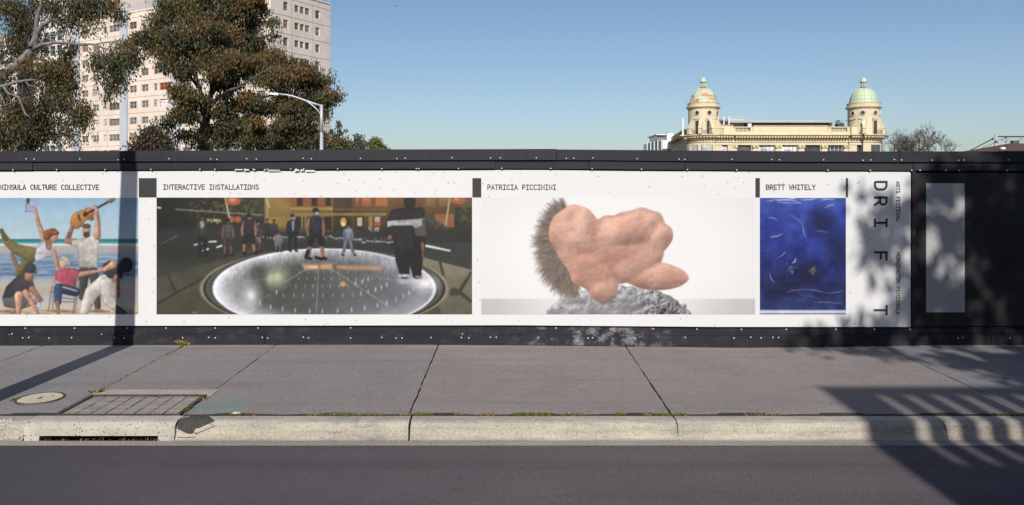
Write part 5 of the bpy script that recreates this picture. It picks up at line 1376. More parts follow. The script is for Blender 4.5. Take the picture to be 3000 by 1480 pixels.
def tower(cx, rust, name_off, doors, rounds, right=False):
    c = (bx_(cx), FY + 1.2, 0); s = (FY + 1.2) / DB; px = K * s
    R = 43 * px
    # curved lower bay
    Rb = 60 * px
    a0, a1 = (math.radians(170), math.radians(285)) if not right else (math.radians(255), math.radians(372))
    mb = MB(); cc = (c[0] + (10 if not right else -2) * px - (0 if not right else 0), FY + 2.5, 0)
    mb.lathe([(Rb, -.3), (Rb, bz_(396))], cc, 30, a0, a1); cs(mb, 'curved_wall', M['cream'], True)
    mb = MB(); mb.lathe([(Rb, bz_(418)), (Rb + .16, bz_(417.6)), (Rb + .16, bz_(416.5)), (Rb, bz_(416.4))], cc, 30, a0, a1)
    mb.lathe([(Rb, bz_(408.2)), (Rb + .22, bz_(408)), (Rb + .35, bz_(404.6)), (Rb + .4, bz_(404.4)), (Rb + 1.1, bz_(398.6)), (Rb + 1.25, bz_(398.4)), (Rb + 1.25, bz_(395.5)), (0.2, bz_(394.8))], cc, 30, a0, a1)
    cs(mb, 'curved_cornice', M['cream_trim'])
    pts = []
    nd = 17
    for k in range(nd):
        a = a0 + (a1 - a0) * (k + .5) / nd; pts.append((cc[0] + (Rb + .55) * math.cos(a), cc[1] + (Rb + .55) * math.sin(a), a + math.pi / 2))
    dentils(pts)
    for a in ((math.radians(222), math.radians(262)) if not right else (math.radians(291), math.radians(338))):
        wm = MB(); hw = .62 if not right else .6
        x, y = cc[0] + (Rb + .02) * math.cos(a), cc[1] + (Rb + .02) * math.sin(a); rz = a + math.pi / 2
        wm.box(-hw * 1.6, hw * 1.6, -.02, .25, bz_(462), bz_(425)); w_ = wm.build('window', M['fr_dark'], cb, (x - cb.location.x, y - cb.location.y, .3), rz)
        q = MB()
        for e in (-1, 0): q.quad((e * hw * 1.5 + .04, -.03, bz_(462)), (e * hw * 1.5 + hw * 1.5 - .04, -.03, bz_(462)), (e * hw * 1.5 + hw * 1.5 - .04, -.03, bz_(426)), (e * hw * 1.5 + .04, -.03, bz_(426)))
        q.build('pane', GLS[2] if not right else GLS[1], w_)
    # drum
    mb = MB(); mb.lathe([(R, bz_(395)), (R, bz_(320)), (R + .12, bz_(319.8)), (R + .12, bz_(318)), (R, bz_(317.8)), (R, bz_(315.5))], c, 36); cs(mb, 'drum', M['cream'], False)
    mb = MB(); mb.lathe([(R, bz_(317.4)), (R + .25, bz_(317)), (R + .32, bz_(315.5)), (R + .42, bz_(315)), (R + .42, bz_(313)), (R + .12, bz_(312.6)), (R + .12, bz_(303)), (R + .2, bz_(302.8)), (R + .2, bz_(301.6)), (R - .5, bz_(301.2))], c, 36); cs(mb, 'drum_cornice', M['cream_trim'])
    # dome
    Rd = 38.5 * px; H = (302 - 255) * px; z0_ = bz_(303)
    prof = [(Rd * math.cos(t) ** .85 if t < 1.5 else 0.12, z0_ + H * math.sin(t)) for t in [i * 1.43 / 12 for i in range(13)]]
    mb = MB(); mb.lathe(prof, c, 36); dome = cs(mb, 'dome', M['copper_a'] if rust else M['copper_b'], True)
    for k in range(12):
        a = 2 * math.pi * (k + .35) / 12; rb = MB()
        rb.tube([(c[0] + (r + .015) * math.cos(a), c[1] + (r + .015) * math.sin(a), z) for r, z in prof], .045, 4)
        o = rb.build('dome_rib', M['copper_b'], dome); o.location = (0, 0, 0)
    for j in (2, 4, 6, 8):
        r, z = prof[j]; rb = MB(); rb.lathe([(r + .005, z - .02), (r + .02, z), (r + .005, z + .02)], c, 36)
        o = rb.build('dome_seam', M['lead'] if j in (2, 4) else M['copper_b'], dome); o.location = (0, 0, 0)
    mb = MB(); mb.lathe([(.6, bz_(255.5)), (.62, bz_(254)), (.5, bz_(253)), (.47, bz_(241)), (.6, bz_(239.5)), (.62, bz_(238.5)), (.55, bz_(238))], c, 16); cs(mb, 'lantern', M['lead'])
    for k in range(8):
        a = 2 * math.pi * k / 8; x, y = c[0] + .5 * math.cos(a), c[1] + .5 * math.sin(a)
        q = MB(); q.box(x - .06, x + .06, y - .06, y + .06, bz_(253), bz_(241)); cs(q, 'lantern_post', M['copper_b'])
    mb = MB(); mb.lathe([(.66, bz_(238.4)), (.68, bz_(237)), (.56, bz_(236)), (.56, bz_(233)), (.5, bz_(229)), (.3, bz_(225.5)), (.02, bz_(224))], c, 16); cs(mb, 'lantern_cap', M['copper_b'], True)
    q = MB(); q.tube([(c[0], c[1], bz_(224.5)), (c[0], c[1], bz_(212))], .025, 5); cs(q, 'finial_rod', M['lead'])
    for p in rounds:
        a = -math.pi / 2 + math.asin(max(-1, min(1, (p - cx) / 43.0))); x, y = c[0] + (R + .0) * math.cos(a), c[1] + (R + .0) * math.sin(a)
        q = MB(); q.lathe([(0, .05), (.36, .05)], seg=16); me = q.mesh(GL_DK); me.transform(Matrix.Rotation(math.radians(90), 4, 'X'))
        wo_m = MB(); wo_m.lathe([(.36, .03), (.38, .12), (.5, .10), (.5, -.1)], seg=16); me2 = wo_m.mesh(M['cream_trim']); me2.transform(Matrix.Rotation(math.radians(90), 4, 'X'))
        w_ = link('round_window', me2, cb, (x - cb.location.x, y - cb.location.y, bz_(332.5) + .3), a + math.pi / 2); link('pane', me, w_)
        q = MB()
        for d in (-.55, -.3, 0, .3, .55): q.box(d - .12, d + .12, -.12, .1, bz_(350 - abs(d) * 3) - .1, bz_(350 - abs(d) * 3) + .12)
        q.build('garland', M['cream_trim'], cb, (x - cb.location.x, y - cb.location.y, .3), a + math.pi / 2)
    for p, wpx in doors:
        a = -math.pi / 2 + math.asin(max(-1, min(1, (p - cx) / 43.0))); x, y = c[0] + R * math.cos(a), c[1] + R * math.sin(a)
        hw = wpx * px / 2
        q = MB(); q.box(-hw - .14, -hw, -.1, .2, bz_(394), bz_(355)); q.box(hw, hw + .14, -.1, .2, bz_(394), bz_(355)); q.box(-hw - .2, hw + .2, -.14, .2, bz_(355), bz_(353))
        w_ = q.build('tall_door', M['cream_trim'], cb, (x - cb.location.x, y - cb.location.y, .3), a + math.pi / 2)
        q = MB(); q.box(-hw, hw, -.03, .1, bz_(394), bz_(355.1)); q.build('pane', GL_DK, w_)
    # buttress scrolls
    for a in ((math.radians(212), math.radians(247), math.radians(284), math.radians(320)) if not right else (math.radians(248), math.radians(318), math.radians(350))):
        q = MB(); zs_ = [(394, 1.15), (378, 1.15), (376.5, .95), (366, .7), (358, .35), (350, .12)]
        for (q0, d0), (q1, d1) in zip(zs_, zs_[1:]):
            q.hexa([(-.28, -d0, bz_(q0)), (.28, -d0, bz_(q0)), (.28, .2, bz_(q0)), (-.28, .2, bz_(q0)), (-.28, -d1, bz_(q1)), (.28, -d1, bz_(q1)), (.28, .2, bz_(q1)), (-.28, .2, bz_(q1))])
        q.box(-.36, .36, -1.24, .0, bz_(378.4), bz_(376.8))
        x, y = c[0] + R * math.cos(a), c[1] + R * math.sin(a)
        q.build('buttress', M['cream'], cb, (x - cb.location.x, y - cb.location.y, .3), a + math.pi / 2)
    # balcony railing along the curve
    q = MB(); ra0, ra1 = (math.radians(180), math.radians(265)) if not right else (math.radians(278), math.radians(355))
    Rr = Rb + .75; cc2 = cc
    for k in range(28):
        a = ra0 + (ra1 - ra0) * k / 27; x, y = cc2[0] + Rr * math.cos(a), cc2[1] + Rr * math.sin(a)
        q.box(x - .02, x + .02, y - .02, y + .02, bz_(395), bz_(384))
    q.tube([(cc2[0] + Rr * math.cos(ra0 + (ra1 - ra0) * k / 20), cc2[1] + Rr * math.sin(ra0 + (ra1 - ra0) * k / 20), bz_(384)) for k in range(21)], .04, 4)
    cs(q, 'balcony_railing', M['steel_dark'])
tower(2065, True, 0, ((2039.5, 11), (2070.5, 13), (2099, 7)), (2039, 2072, 2098))
tower(2538.5, False, 0, ((2553.5, 13), (2524, 7)), (2496.5 + 3, 2519, 2554, 2579), True)
# rooftop penthouse and plant
m = MB(); m.box(bx_(2146), bx_(2205), FY + 5, FY + 14, bz_(392), bz_(343)); cs(m, 'plant_room', M['cream'])
m = MB(); m.box(bx_(2146), bx_(2207), FY + 2.6, FY + 5, bz_(356), bz_(349)); m.box(bx_(2207.1), bx_(2462), FY + 2.6, FY + 12, bz_(356), bz_(352)); m.box(bx_(2205.5), bx_(2440), FY + 4, FY + 12, bz_(351.9), bz_(347)); cs(m, 'penthouse_roof', M['greyroof'])
m = MB(); m.box(bx_(2207), bx_(2455), FY + 4.2, FY + 11, bz_(392), bz_(356.1)); cs(m, 'penthouse_glazing', GL_DK)
for k in range(22):
    p = 2212 + k * 11; q = MB(); q.box(bx_(p), bx_(p + 1.2), FY + 4.1, FY + 4.19, bz_(392), bz_(356.1)); cs(q, 'glazing_post', M['greyroof'] if k % 4 else M['cream'])
q = MB(); q.box(bx_(2455.1), bx_(2462), FY + 3.6, FY + 5, bz_(392), bz_(356.2)); cs(q, 'white_duct', M['white_wall'])
rwl = MB()
for k in range(10): rwl.box(bx_(2128 + k * 8), bx_(2128.6 + k * 8), FY + 5, FY + 5.04, bz_(345), bz_(334))
for z in (334, 338, 342): rwl.box(bx_(2126), bx_(2200), FY + 5, FY + 5.04, bz_(z), bz_(z - .5))
cs(rwl, 'roof_railing', M['rail_blue'])
an = MB()
for p in (2110, 2126, 2141): an.box(bx_(p), bx_(p + 3), FY + 1.5, FY + 1.8, bz_(368), bz_(338 + (p % 3)))
cs(an, 'antenna_panel', M['white_wall'])
an = MB()
r2 = random.Random(4)
for k in range(16):
    p = r2.uniform(2112, 2140); z = r2.uniform(345, 366); an.box(bx_(p), bx_(p + r2.uniform(1.5, 4)), FY + 1.9, FY + 2.2, bz_(z + r2.uniform(1, 3)), bz_(z))
cs(an, 'antenna_bracket', M['steel_dark'])
an = MB()
for p, z in ((2000, 347), (2003.5, 352), (2002, 345)): an.box(bx_(p), bx_(p + 1.6), FY + .5, FY + .7, bz_(395), bz_(z))
cs(an, 'antenna_panel', M['white_wall'])
an = MB()
for k in range(14):
    p = r2.uniform(2466, 2496); z = r2.uniform(345, 380); an.box(bx_(p), bx_(p + r2.uniform(2, 6)), FY + 2 + k * .1, FY + 2.06 + k * .1, bz_(z + r2.uniform(3, 8)), bz_(z))
an.box(bx_(2480), bx_(2498), FY + 3.6, FY + 5, bz_(392), bz_(356)); cs(an, 'rooftop_plant', M['steel_dark'])
q = MB(); q.box(bx_(2513), bx_(2521), FY - 1.75, FY - 1.4, bz_(366), bz_(358)); cs(q, 'air_conditioner', M['white_wall'])
q = MB(); q.box(bx_(2196), bx_(2206), FY + .9, FY + 1.4, bz_(371), bz_(361)); cs(q, 'air_conditioner', M['white_wall'])

# ================================================================= WHITE BLOCK BESIDE IT
D2 = 165.0; k2 = D2 / F
def ax(p): return (p - 1500) * k2
def az(q): return CAM_Z + (HOR - q) * k2
wb = empty('white_block', (ax(1945), D2, -0.3)); tag(wb, 'small white flat-roofed block left of the domed building', 'building')
m = MB(); m.box(ax(1939), ax(1975), D2, D2 + 14, -.3, az(411)); sub(m, 'lower_wall', M['white_wall'], wb)
m = MB(); m.box(ax(1957), ax(1975), D2 + 1, D2 + 13, az(411), az(389)); sub(m, 'upper_wall', M['white_wall'], wb)
m = MB(); m.hexa([(ax(1918), D2 + 9, -.3), (ax(1938.8), D2 + .2, -.3), (ax(1938.8), D2 + 12, -.3), (ax(1918), D2 + 14, -.3), (ax(1918), D2 + 9, az(414)), (ax(1938.8), D2 + .2, az(411.5)), (ax(1938.8), D2 + 12, az(411.5)), (ax(1918), D2 + 14, az(414))]); sub(m, 'glazed_side', GLS[1], wb)
for k in range(5):
    t = k / 4; x = ax(1918) + (ax(1938.8) - ax(1918)) * t; y = D2 + 9 - 8.8 * t
    m = MB(); m.box(x - .12, x + .12, y - .2, y + .1, -.3, az(410)); sub(m, 'mullion', M['white_wall'], wb)
m = MB(); m.box(ax(1932), ax(1956.8), D2 + 3, D2 + 12, az(411), az(394)); sub(m, 'terrace_room', GLS[1], wb)
m = MB(); m.box(ax(1928), ax(1957), D2 + 2, D2 + 13, az(393.8), az(391.5)); sub(m, 'terrace_roof', M['white_wall'], wb)
for k in range(4):
    m = MB(); m.box(ax(1934 + 6 * k), ax(1935.2 + 6 * k), D2 + 2.7, D2 + 2.95, az(411), az(394)); sub(m, 'terrace_post', M['white_wall'], wb)
m = MB(); m.box(ax(1965), ax(1968), D2 + 3, D2 + 3.5, az(389), az(385)); sub(m, 'roof_vent', M['steel_dark'], wb)
m = MB(); m.box(ax(1941), ax(1966), D2 - .06, D2 - .01, az(441), az(436)); sub(m, 'lower_window', GLS[0], wb)

# ================================================================= STREET LAMP
DL = 45.0
lp = empty('street_lamp', (*at(942, 443, DL)[:2], -0.3)); tag(lp, 'galvanised street lamp with a curved outreach arm before the trees', 'street lamp')
X, Y, Z = at(942, 307, DL)
m = MB(); m.tube([(X, Y, -.3), (X, Y, Z - 1.6)], [.13, .095], 10); m.tube([(X, Y, Z - 1.6), (X, Y, Z)], [.10, .09], 10); sub(m, 'pole', M['galv'], lp, True)
P_ = lambda a, b: at(a, b, DL)
m = MB(); m.tube([P_(942, 310), P_(915, 302), P_(885, 291), P_(862, 283), P_(840, 278), P_(815, 275.5)], [.06, .055, .05, .05, .05, .05], 8); sub(m, 'outreach_arm', M['galv'], lp, True)
m = MB(); m.tube([P_(941, 338), P_(928, 320), P_(912, 306), P_(897, 296), P_(882, 290)], .04, 6); sub(m, 'brace_arm', M['galv'], lp, True)
a = P_(790, 274); b = P_(816, 276); m = MB(); m.hexa([(a[0], Y - .16, a[2] - .05), (b[0], Y - .12, b[2] - .07), (b[0], Y + .12, b[2] - .07), (a[0], Y + .16, a[2] - .05), (a[0] + .05, Y - .13, a[2] + .03), (b[0], Y - .09, b[2] + .06), (b[0], Y + .09, b[2] + .06), (a[0] + .05, Y + .13, a[2] + .03)]); head = sub(m, 'lamp_head', M['galv'], lp)
m = MB(); m.box(a[0] + .06, b[0] - .1, Y - .1, Y + .1, a[2] - .075, a[2] - .056); sub(m, 'lens', M['white_wall'], head).location = (0, 0, 0)

# ================================================================= TREES
def leaves(clusters, rs, leaf=(0.24, 0.07), droop=0.7, sub_n=26, sub_r=0.34, cols=None, stretch=.75):
    """clusters: (centre, (rx, ry, rz), n_leaves, warm). Leaf faces hang from branchlets spread through each volume."""
    CO = []; CC = []
    for c, r, n, warm in clusters:
        nb = max(1, n // sub_n)
        d = rs.randn(nb, 3); d /= np.linalg.norm(d, axis=1)[:, None]
        rad = rs.rand(nb) ** 0.5
        bc = np.array(c) + d * rad[:, None] * np.array(r)
        top = d[:, 2] * rad
        bi = rs.randint(0, nb, n)
        p = bc[bi] + np.clip(rs.randn(n, 3), -2.1, 2.1) * (sub_r * rs.uniform(.7, 1.3, nb))[bi][:, None] * np.array((1, 1, stretch))
        dr = rs.randn(n, 3); dr /= np.linalg.norm(dr, axis=1)[:, None]
        dr = dr * (1 - droop) + np.array((0, 0, -1)) * droop; dr /= np.linalg.norm(dr, axis=1)[:, None]
        sd = np.cross(dr, rs.randn(n, 3)); sd /= np.linalg.norm(sd, axis=1)[:, None]
        L = leaf[0] * rs.uniform(.6, 1.3, n)[:, None]; W = leaf[1] * rs.uniform(.7, 1.3, n)[:, None]
        q = np.stack([p, p + dr * L * .4 + sd * W, p + dr * L, p + dr * L * .4 - sd * W], 1)
        CO.append(q.reshape(-1, 3))
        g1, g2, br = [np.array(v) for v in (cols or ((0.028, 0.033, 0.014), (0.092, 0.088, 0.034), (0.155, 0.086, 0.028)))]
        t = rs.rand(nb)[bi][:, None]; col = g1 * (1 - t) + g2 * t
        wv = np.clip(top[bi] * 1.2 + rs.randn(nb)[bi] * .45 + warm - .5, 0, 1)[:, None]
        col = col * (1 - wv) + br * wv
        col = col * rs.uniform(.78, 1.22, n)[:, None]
        CC.append(np.repeat(np.concatenate([col, np.ones((n, 1))], 1), 4, 0))
    co = np.concatenate(CO); cc = np.concatenate(CC)
    quads = np.arange(len(co)).reshape(-1, 4)
    return np_mesh('crown', co, quads, M['leaf'], cc)
def tree(name, label, D, base_px, limbs, clusters, seed, bark, cat='tree', leaf=(0.24, 0.07), droop=.7, sub_n=26, sub_r=.34, cols=None, twigs=0, group=None, stretch=.75, dens=1.0):
    rs = np.random.RandomState(seed)
    bx0 = at(base_px, 443, D)
    root = empty(name, (bx0[0], D, -0.3)); tag(root, label, cat, group)
    def w(p):
        d = D + (p[2] if len(p) > 2 else 0); return at(p[0], p[1], d)
    mb = MB()
    for k, (pts, rads) in enumerate(limbs):
        P3 = [w(p) for p in pts]
        if k == 0: P3 = [(bx0[0], D, -0.3)] + P3; rads = [rads[0] * 1.25] + list(rads)
        # refine and wobble
        Q = []; Rr = []
        for (a, b, ra, rb) in zip(P3, P3[1:], rads, rads[1:]):
            for t in (0, .5):
                j = rs.randn(3) * ra * .25 * (t > 0)
                Q.append(tuple(np.array(a) * (1 - t) + np.array(b) * t + j)); Rr.append(ra * (1 - t) + rb * t)
        Q.append(P3[-1]); Rr.append(rads[-1])
        mb.tube(Q, Rr, 7)
    o = mb.build('trunk', bark, root, smooth=True); o.location = (-bx0[0], -D, 0.3)
    cl = []
    for c in clusters:
        px, py, rx, ry, n = c[:5]; dd = c[5] if len(c) > 5 else 0; wm = c[6] if len(c) > 6 else .25; rz = c[7] if len(c) > 7 else None
        k = (D + dd) / F; cl.append((w((px, py, dd)), (rx * k, (rz if rz else (rx + ry) / 2 * k), ry * k), max(8, int(n * dens)), wm))
    if twigs:
        tm = MB()
        for c, r, n, wm in cl:
            for _ in range(twigs):
                d = rs.randn(3); d /= np.linalg.norm(d); e = np.array(c) + d * np.array(r) * rs.uniform(.5, 1)
                s_ = np.array(c) + d * np.array(r) * .1 + np.array((0, 0, -.3)) * np.array(r)[2]
                mid = (s_ + e) / 2 + rs.randn(3) * .12
                tm.tube([tuple(s_), tuple(mid), tuple(e)], [.03, .02, .008], 4, False)
        tw = tag(tm.build('twigs', bark, root), kind='stuff'); tw.location = (-bx0[0], -D, 0.3)
    me = leaves(cl, rs, leaf, droop, sub_n, sub_r, cols, stretch)
    o = link('crown', me, root, (-bx0[0], -D, 0.3))
    return root

# big brownish gum in the centre-left
limbs = [([(600, 443), (597, 400), (600, 365), (606, 340)], [.36, .33, .3, .28]),
 ([(606, 345), (612, 310), (620, 270), (628, 235), (640, 180), (645, 110), (640, 40)], [.24, .2, .18, .16, .14, .1, .06]),
 ([(603, 350), (590, 320, -1), (590, 280, -1), (575, 230, -2), (560, 160, -2), (550, 80, -2)], [.2, .17, .15, .13, .1, .06]),
 ([(612, 315), (640, 285, -1), (670, 265, -2), (700, 255, -2), (740, 230, -2), (790, 200, -2)], [.16, .14, .12, .1, .08, .05]),
 ([(606, 345), (640, 320, 1), (700, 300, 2), (760, 290, 2), (830, 270, 2)], [.18, .15, .12, .09, .05]),
 ([(600, 370), (575, 350, -1), (545, 335, -2), (510, 330, -2)], [.12, .09, .07, .04]),
 ([(606, 380), (650, 370, 1), (700, 372, 1), (770, 380, 1), (840, 385, 0)], [.14, .12, .1, .07, .04]),
 ([(620, 275), (650, 240, 2), (700, 190, 3), (730, 130, 3), (740, 60, 3)], [.14, .12, .1, .08, .05]),
 ([(585, 260), (540, 210, 0), (480, 150, 0), (440, 110, 0)], [.12, .1, .07, .03])]
CL = [(600, 20, 120, 60, 5200, 0, .55), (500, 40, 75, 55, 2600, -1, .55), (700, 30, 95, 60, 4200, 1, .45), (760, 60, 48, 60, 1900, 2, .05), (430, 90, 50, 45, 1300, 0, .35), (400, 150, 48, 40, 1100, 0, .2),
 (470, 120, 60, 55, 2000, -1, .35), (560, 110, 85, 70, 4200, -2, .5), (650, 120, 80, 60, 3600, -1, .5), (740, 125, 62, 55, 2400, 2, .15), (510, 170, 55, 45, 1400, -2, .3), (600, 175, 80, 42, 2400, -2, .45), (690, 200, 85, 48, 3200, -2, .5), (760, 190, 55, 42, 1800, 0, .4),
 (555, 215, 40, 24, 700, -2, .2), (830, 185, 62, 45, 2400, 0, .5), (860, 230, 70, 42, 2600, -1, .5), (790, 235, 55, 40, 2000, -2, .5), (930, 245, 45, 45, 1700, 1, .15), (905, 285, 62, 42, 2200, 0, .35), (960, 290, 24, 42, 900, 0, .3), (955, 330, 18, 22, 300, 0, .2),
 (545, 275, 62, 32, 1700, -2, .25), (530, 320, 55, 36, 1500, -2, .1), (500, 350, 34, 30, 600, -2, .05), (590, 300, 40, 30, 900, -1, .2), (640, 330, 45, 30, 1100, 0, .2), (700, 300, 60, 36, 2000, 0, .35), (780, 300, 70, 40, 2600, -1, .45), (840, 320, 60, 40, 2300, -1, .55), (720, 360, 75, 42, 2600, 0, .2), (800, 370, 75, 46, 3000, -1, .4), (870, 370, 60, 50, 2300, 0, .35), (900, 400, 50, 40, 1700, 0, .15), (650, 390, 55, 40, 1700, 1, .1), (740, 415, 95, 28, 2600, 0, .15), (850, 420, 75, 26, 2000, 0, .2), (555, 400, 34, 32, 500, -1, .05), (600, 425, 40, 20, 400, -1, .05), (940, 410, 30, 30, 500, 0, .2), (660, 250, 50, 30, 900, 0, .3)]
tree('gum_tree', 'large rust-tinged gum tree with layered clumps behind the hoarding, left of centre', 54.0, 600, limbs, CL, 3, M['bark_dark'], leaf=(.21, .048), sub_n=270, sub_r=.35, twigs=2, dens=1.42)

# pale-limbed gum at the far left
limbs = [([(-30, 420), (-40, 330), (10, 220), (40, 200)], [.3, .28, .26, .22]),
 ([(15, 215), (60, 180), (88, 150), (100, 120), (104, 95), (118, 82), (140, 65), (160, 45), (182, 36)], [.24, .21, .19, .17, .15, .12, .1, .08, .05]),
 ([(104, 140), (106, 100), (108, 60), (118, 20), (122, -20)], [.15, .13, .11, .09, .07]),
 ([(100, 145), (125, 130, -1), (160, 125, -1), (200, 126, -2), (240, 130, -2), (275, 130, -2), (310, 143, -2), (325, 150, -2)], [.13, .1, .08, .075, .07, .05, .04, .02]),
 ([(240, 130, -2), (250, 145, -2), (270, 155, -2), (300, 165, -2), (330, 158, -2), (370, 155, -2), (398, 160, -2)], [.05, .05, .045, .04, .035, .03, .015]),
 ([(275, 130, -2), (300, 125, -2), (335, 123, -2), (360, 122, -2)], [.035, .03, .025, .012]),
 ([(60, 182), (40, 178, 1), (0, 185, 1), (-40, 190, 1)], [.14, .11, .1, .08]),
 ([(-20, 255, -2), (10, 252, -2), (40, 242, -2), (75, 236, -2), (108, 234, -2)], [.1, .09, .08, .06, .03]),
 ([(10, 252, -2), (25, 275, -2), (55, 285, -2), (65, 310, -2), (75, 335, -2), (90, 345, -2)], [.08, .07, .06, .05, .04, .02]),
 ([(75, 240, -2), (85, 250, -2), (105, 254, -2)], [.04, .03, .015]), ([(0, 275, -2), (8, 290, -2), (14, 310, -2), (40, 300, -2)], [.05, .04, .03, .015]),
 ([(160, 120, -1), (135, 112, 0), (150, 100, 0), (200, 102, -1), (225, 118, -1)], [.06, .05, .04, .03, .015])]
CL = [(20, 20, 50, 40, 1500, 1, .05), (60, 60, 55, 38, 1500, 1, .1), (100, 25, 60, 40, 1300, 1, .15), (200, 10, 80, 22, 1500, 0, .2), (280, 15, 70, 26, 1600, 0, .2), (340, 30, 40, 30, 900, 0, .2), (200, 60, 45, 32, 900, 0, .25), (260, 50, 40, 22, 500, 0, .2), (60, 110, 48, 34, 1300, 1, .05), (40, 150, 50, 24, 900, 1, .05), (120, 120, 40, 40, 800, 1, .1), (205, 145, 26, 26, 450, 0, .1), (195, 175, 25, 22, 350, 0, .1),
 (130, 205, 70, 24, 1900, 0, .75), (180, 220, 48, 30, 1300, 0, .5), (100, 225, 45, 30, 900, 0, .35), (200, 260, 28, 34, 800, 0, .1), (160, 260, 45, 30, 1200, 0, .25), (20, 225, 30, 20, 500, -1, .0), (15, 265, 30, 25, 500, -1, .1), (60, 320, 55, 35, 1200, -1, .35), (130, 300, 45, 40, 1200, 0, .3), (180, 300, 40, 28, 900, 0, .2), (230, 320, 30, 30, 800, 0, .1), (245, 350, 26, 34, 700, 0, .05), (195, 365, 30, 30, 500, 0, .15), (130, 355, 45, 32, 1100, 0, .3), (60, 375, 60, 40, 1700, -1, .3), (20, 340, 35, 35, 900, -1, .2), (20, 415, 45, 32, 1400, 0, .05), (80, 420, 50, 28, 1300, 0, .1), (140, 400, 40, 30, 900, 0, .1), (205, 395, 26, 22, 350, 0, .2), (-50, 150, 60, 120, 2500, 2, .1), (-60, 320, 60, 120, 2500, 2, .1),
 (285, 175, 24, 34, 600, -2, .15), (300, 215, 22, 24, 300, -2, .15), (345, 170, 30, 30, 800, -2, .15), (345, 210, 22, 34, 700, -2, .1), (330, 245, 16, 22, 300, -2, .1), (320, 285, 9, 16, 160, -2, .05), (380, 160, 26, 22, 500, -2, .25), (270, 95, 30, 14, 200, -1, .2), (372, 190, 22, 26, 350, -2, .2)]
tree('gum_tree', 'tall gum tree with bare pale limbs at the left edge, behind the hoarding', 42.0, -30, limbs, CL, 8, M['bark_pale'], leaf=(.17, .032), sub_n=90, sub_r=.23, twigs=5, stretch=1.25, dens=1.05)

# smaller greenery
tree('shrub_tree', 'small dark reddish shrub between the two large gum trees', 40.0, 445, [([(445, 440), (445, 420), (440, 400)], [.08, .06, .04]), ([(445, 425), (470, 405)], [.04, .02])], [(445, 405, 42, 24, 1700, 0, .35), (420, 430, 36, 22, 1100, 0, .1), (475, 430, 34, 24, 1200, 0, .15), (440, 385, 26, 12, 500, 0, .5)], 5, M['bark_dark'], leaf=(.15, .05), sub_r=.2, cols=((.03, .03, .02), (.07, .06, .035), (.12, .06, .03)))
tree('shrub', 'brown-tinged bushy shrub right of the street lamp pole', 52.0, 985, [([(985, 440), (984, 420)], [.06, .04])], [(985, 420, 24, 26, 1400, 0, .6), (965, 435, 22, 20, 800, 0, .3), (1003, 430, 12, 20, 500, 0, .8)], 6, M['bark_dark'], 'shrub', leaf=(.16, .06), sub_r=.2)
tree('sapling', 'thin upright sapling with sparse leaves beside the lamp pole', 53.0, 997, [([(997, 430), (996, 400), (994, 375), (990, 355)], [.03, .025, .02, .01]), ([(996, 395), (1008, 384), (1012, 380)], [.015, .01, .006]), ([(975, 430), (973, 395), (968, 368)], [.02, .015, .008])], [(993, 372, 7, 18, 130, 0, .1, .3), (990, 357, 3, 6, 30, 0, 0, .2), (1010, 382, 5, 4, 24, 0, 0, .2), (971, 385, 6, 16, 60, 0, 0, .3), (996, 395, 5, 14, 60, 0, 0, .3)], 7, M['bark_dark'], 'sapling', leaf=(.16, .05), sub_r=.1, cols=((.05, .06, .05), (.07, .08, .05), (.08, .07, .05)))
tree('shrub', 'open grey-green shrub with purplish stems above the hoarding', 70.0, 1040, [([(1040, 442), (1042, 420), (1048, 404)], [.05, .04, .02]), ([(1038, 440), (1025, 420)], [.03, .015]), ([(1042, 430), (1065, 415)], [.03, .015])], [(1045, 408, 16, 12, 260, 0, .2), (1025, 418, 14, 14, 220, 0, .0), (1062, 420, 14, 14, 240, 0, .1), (1042, 432, 32, 14, 520, 0, .2), (1015, 430, 10, 14, 160, 0, 0)], 9, M['twig'], 'shrub', leaf=(.2, .07), sub_r=.22, cols=((.07, .075, .07), (.12, .125, .10), (.12, .1, .07)), twigs=14)
tree('round_tree', 'small bright green round-headed tree above the hoarding', 75.0, 1099, [([(1099, 440), (1099, 425), (1101, 415)], [.12, .1, .06])], [(1100, 416, 13, 9, 700, 0, .0), (1090, 419, 8, 8, 300, 0, 0), (1108, 421, 6, 8, 220, 0, .0), (1098, 437, 26, 8, 800, 0, .2), (1120, 433, 10, 6, 240, 0, .1), (1130, 440, 14, 6, 260, 0, .3)], 10, M['bark_dark'], leaf=(.2, .08), sub_r=.2, cols=((.05, .075, .02), (.13, .16, .035), (.16, .15, .05)))

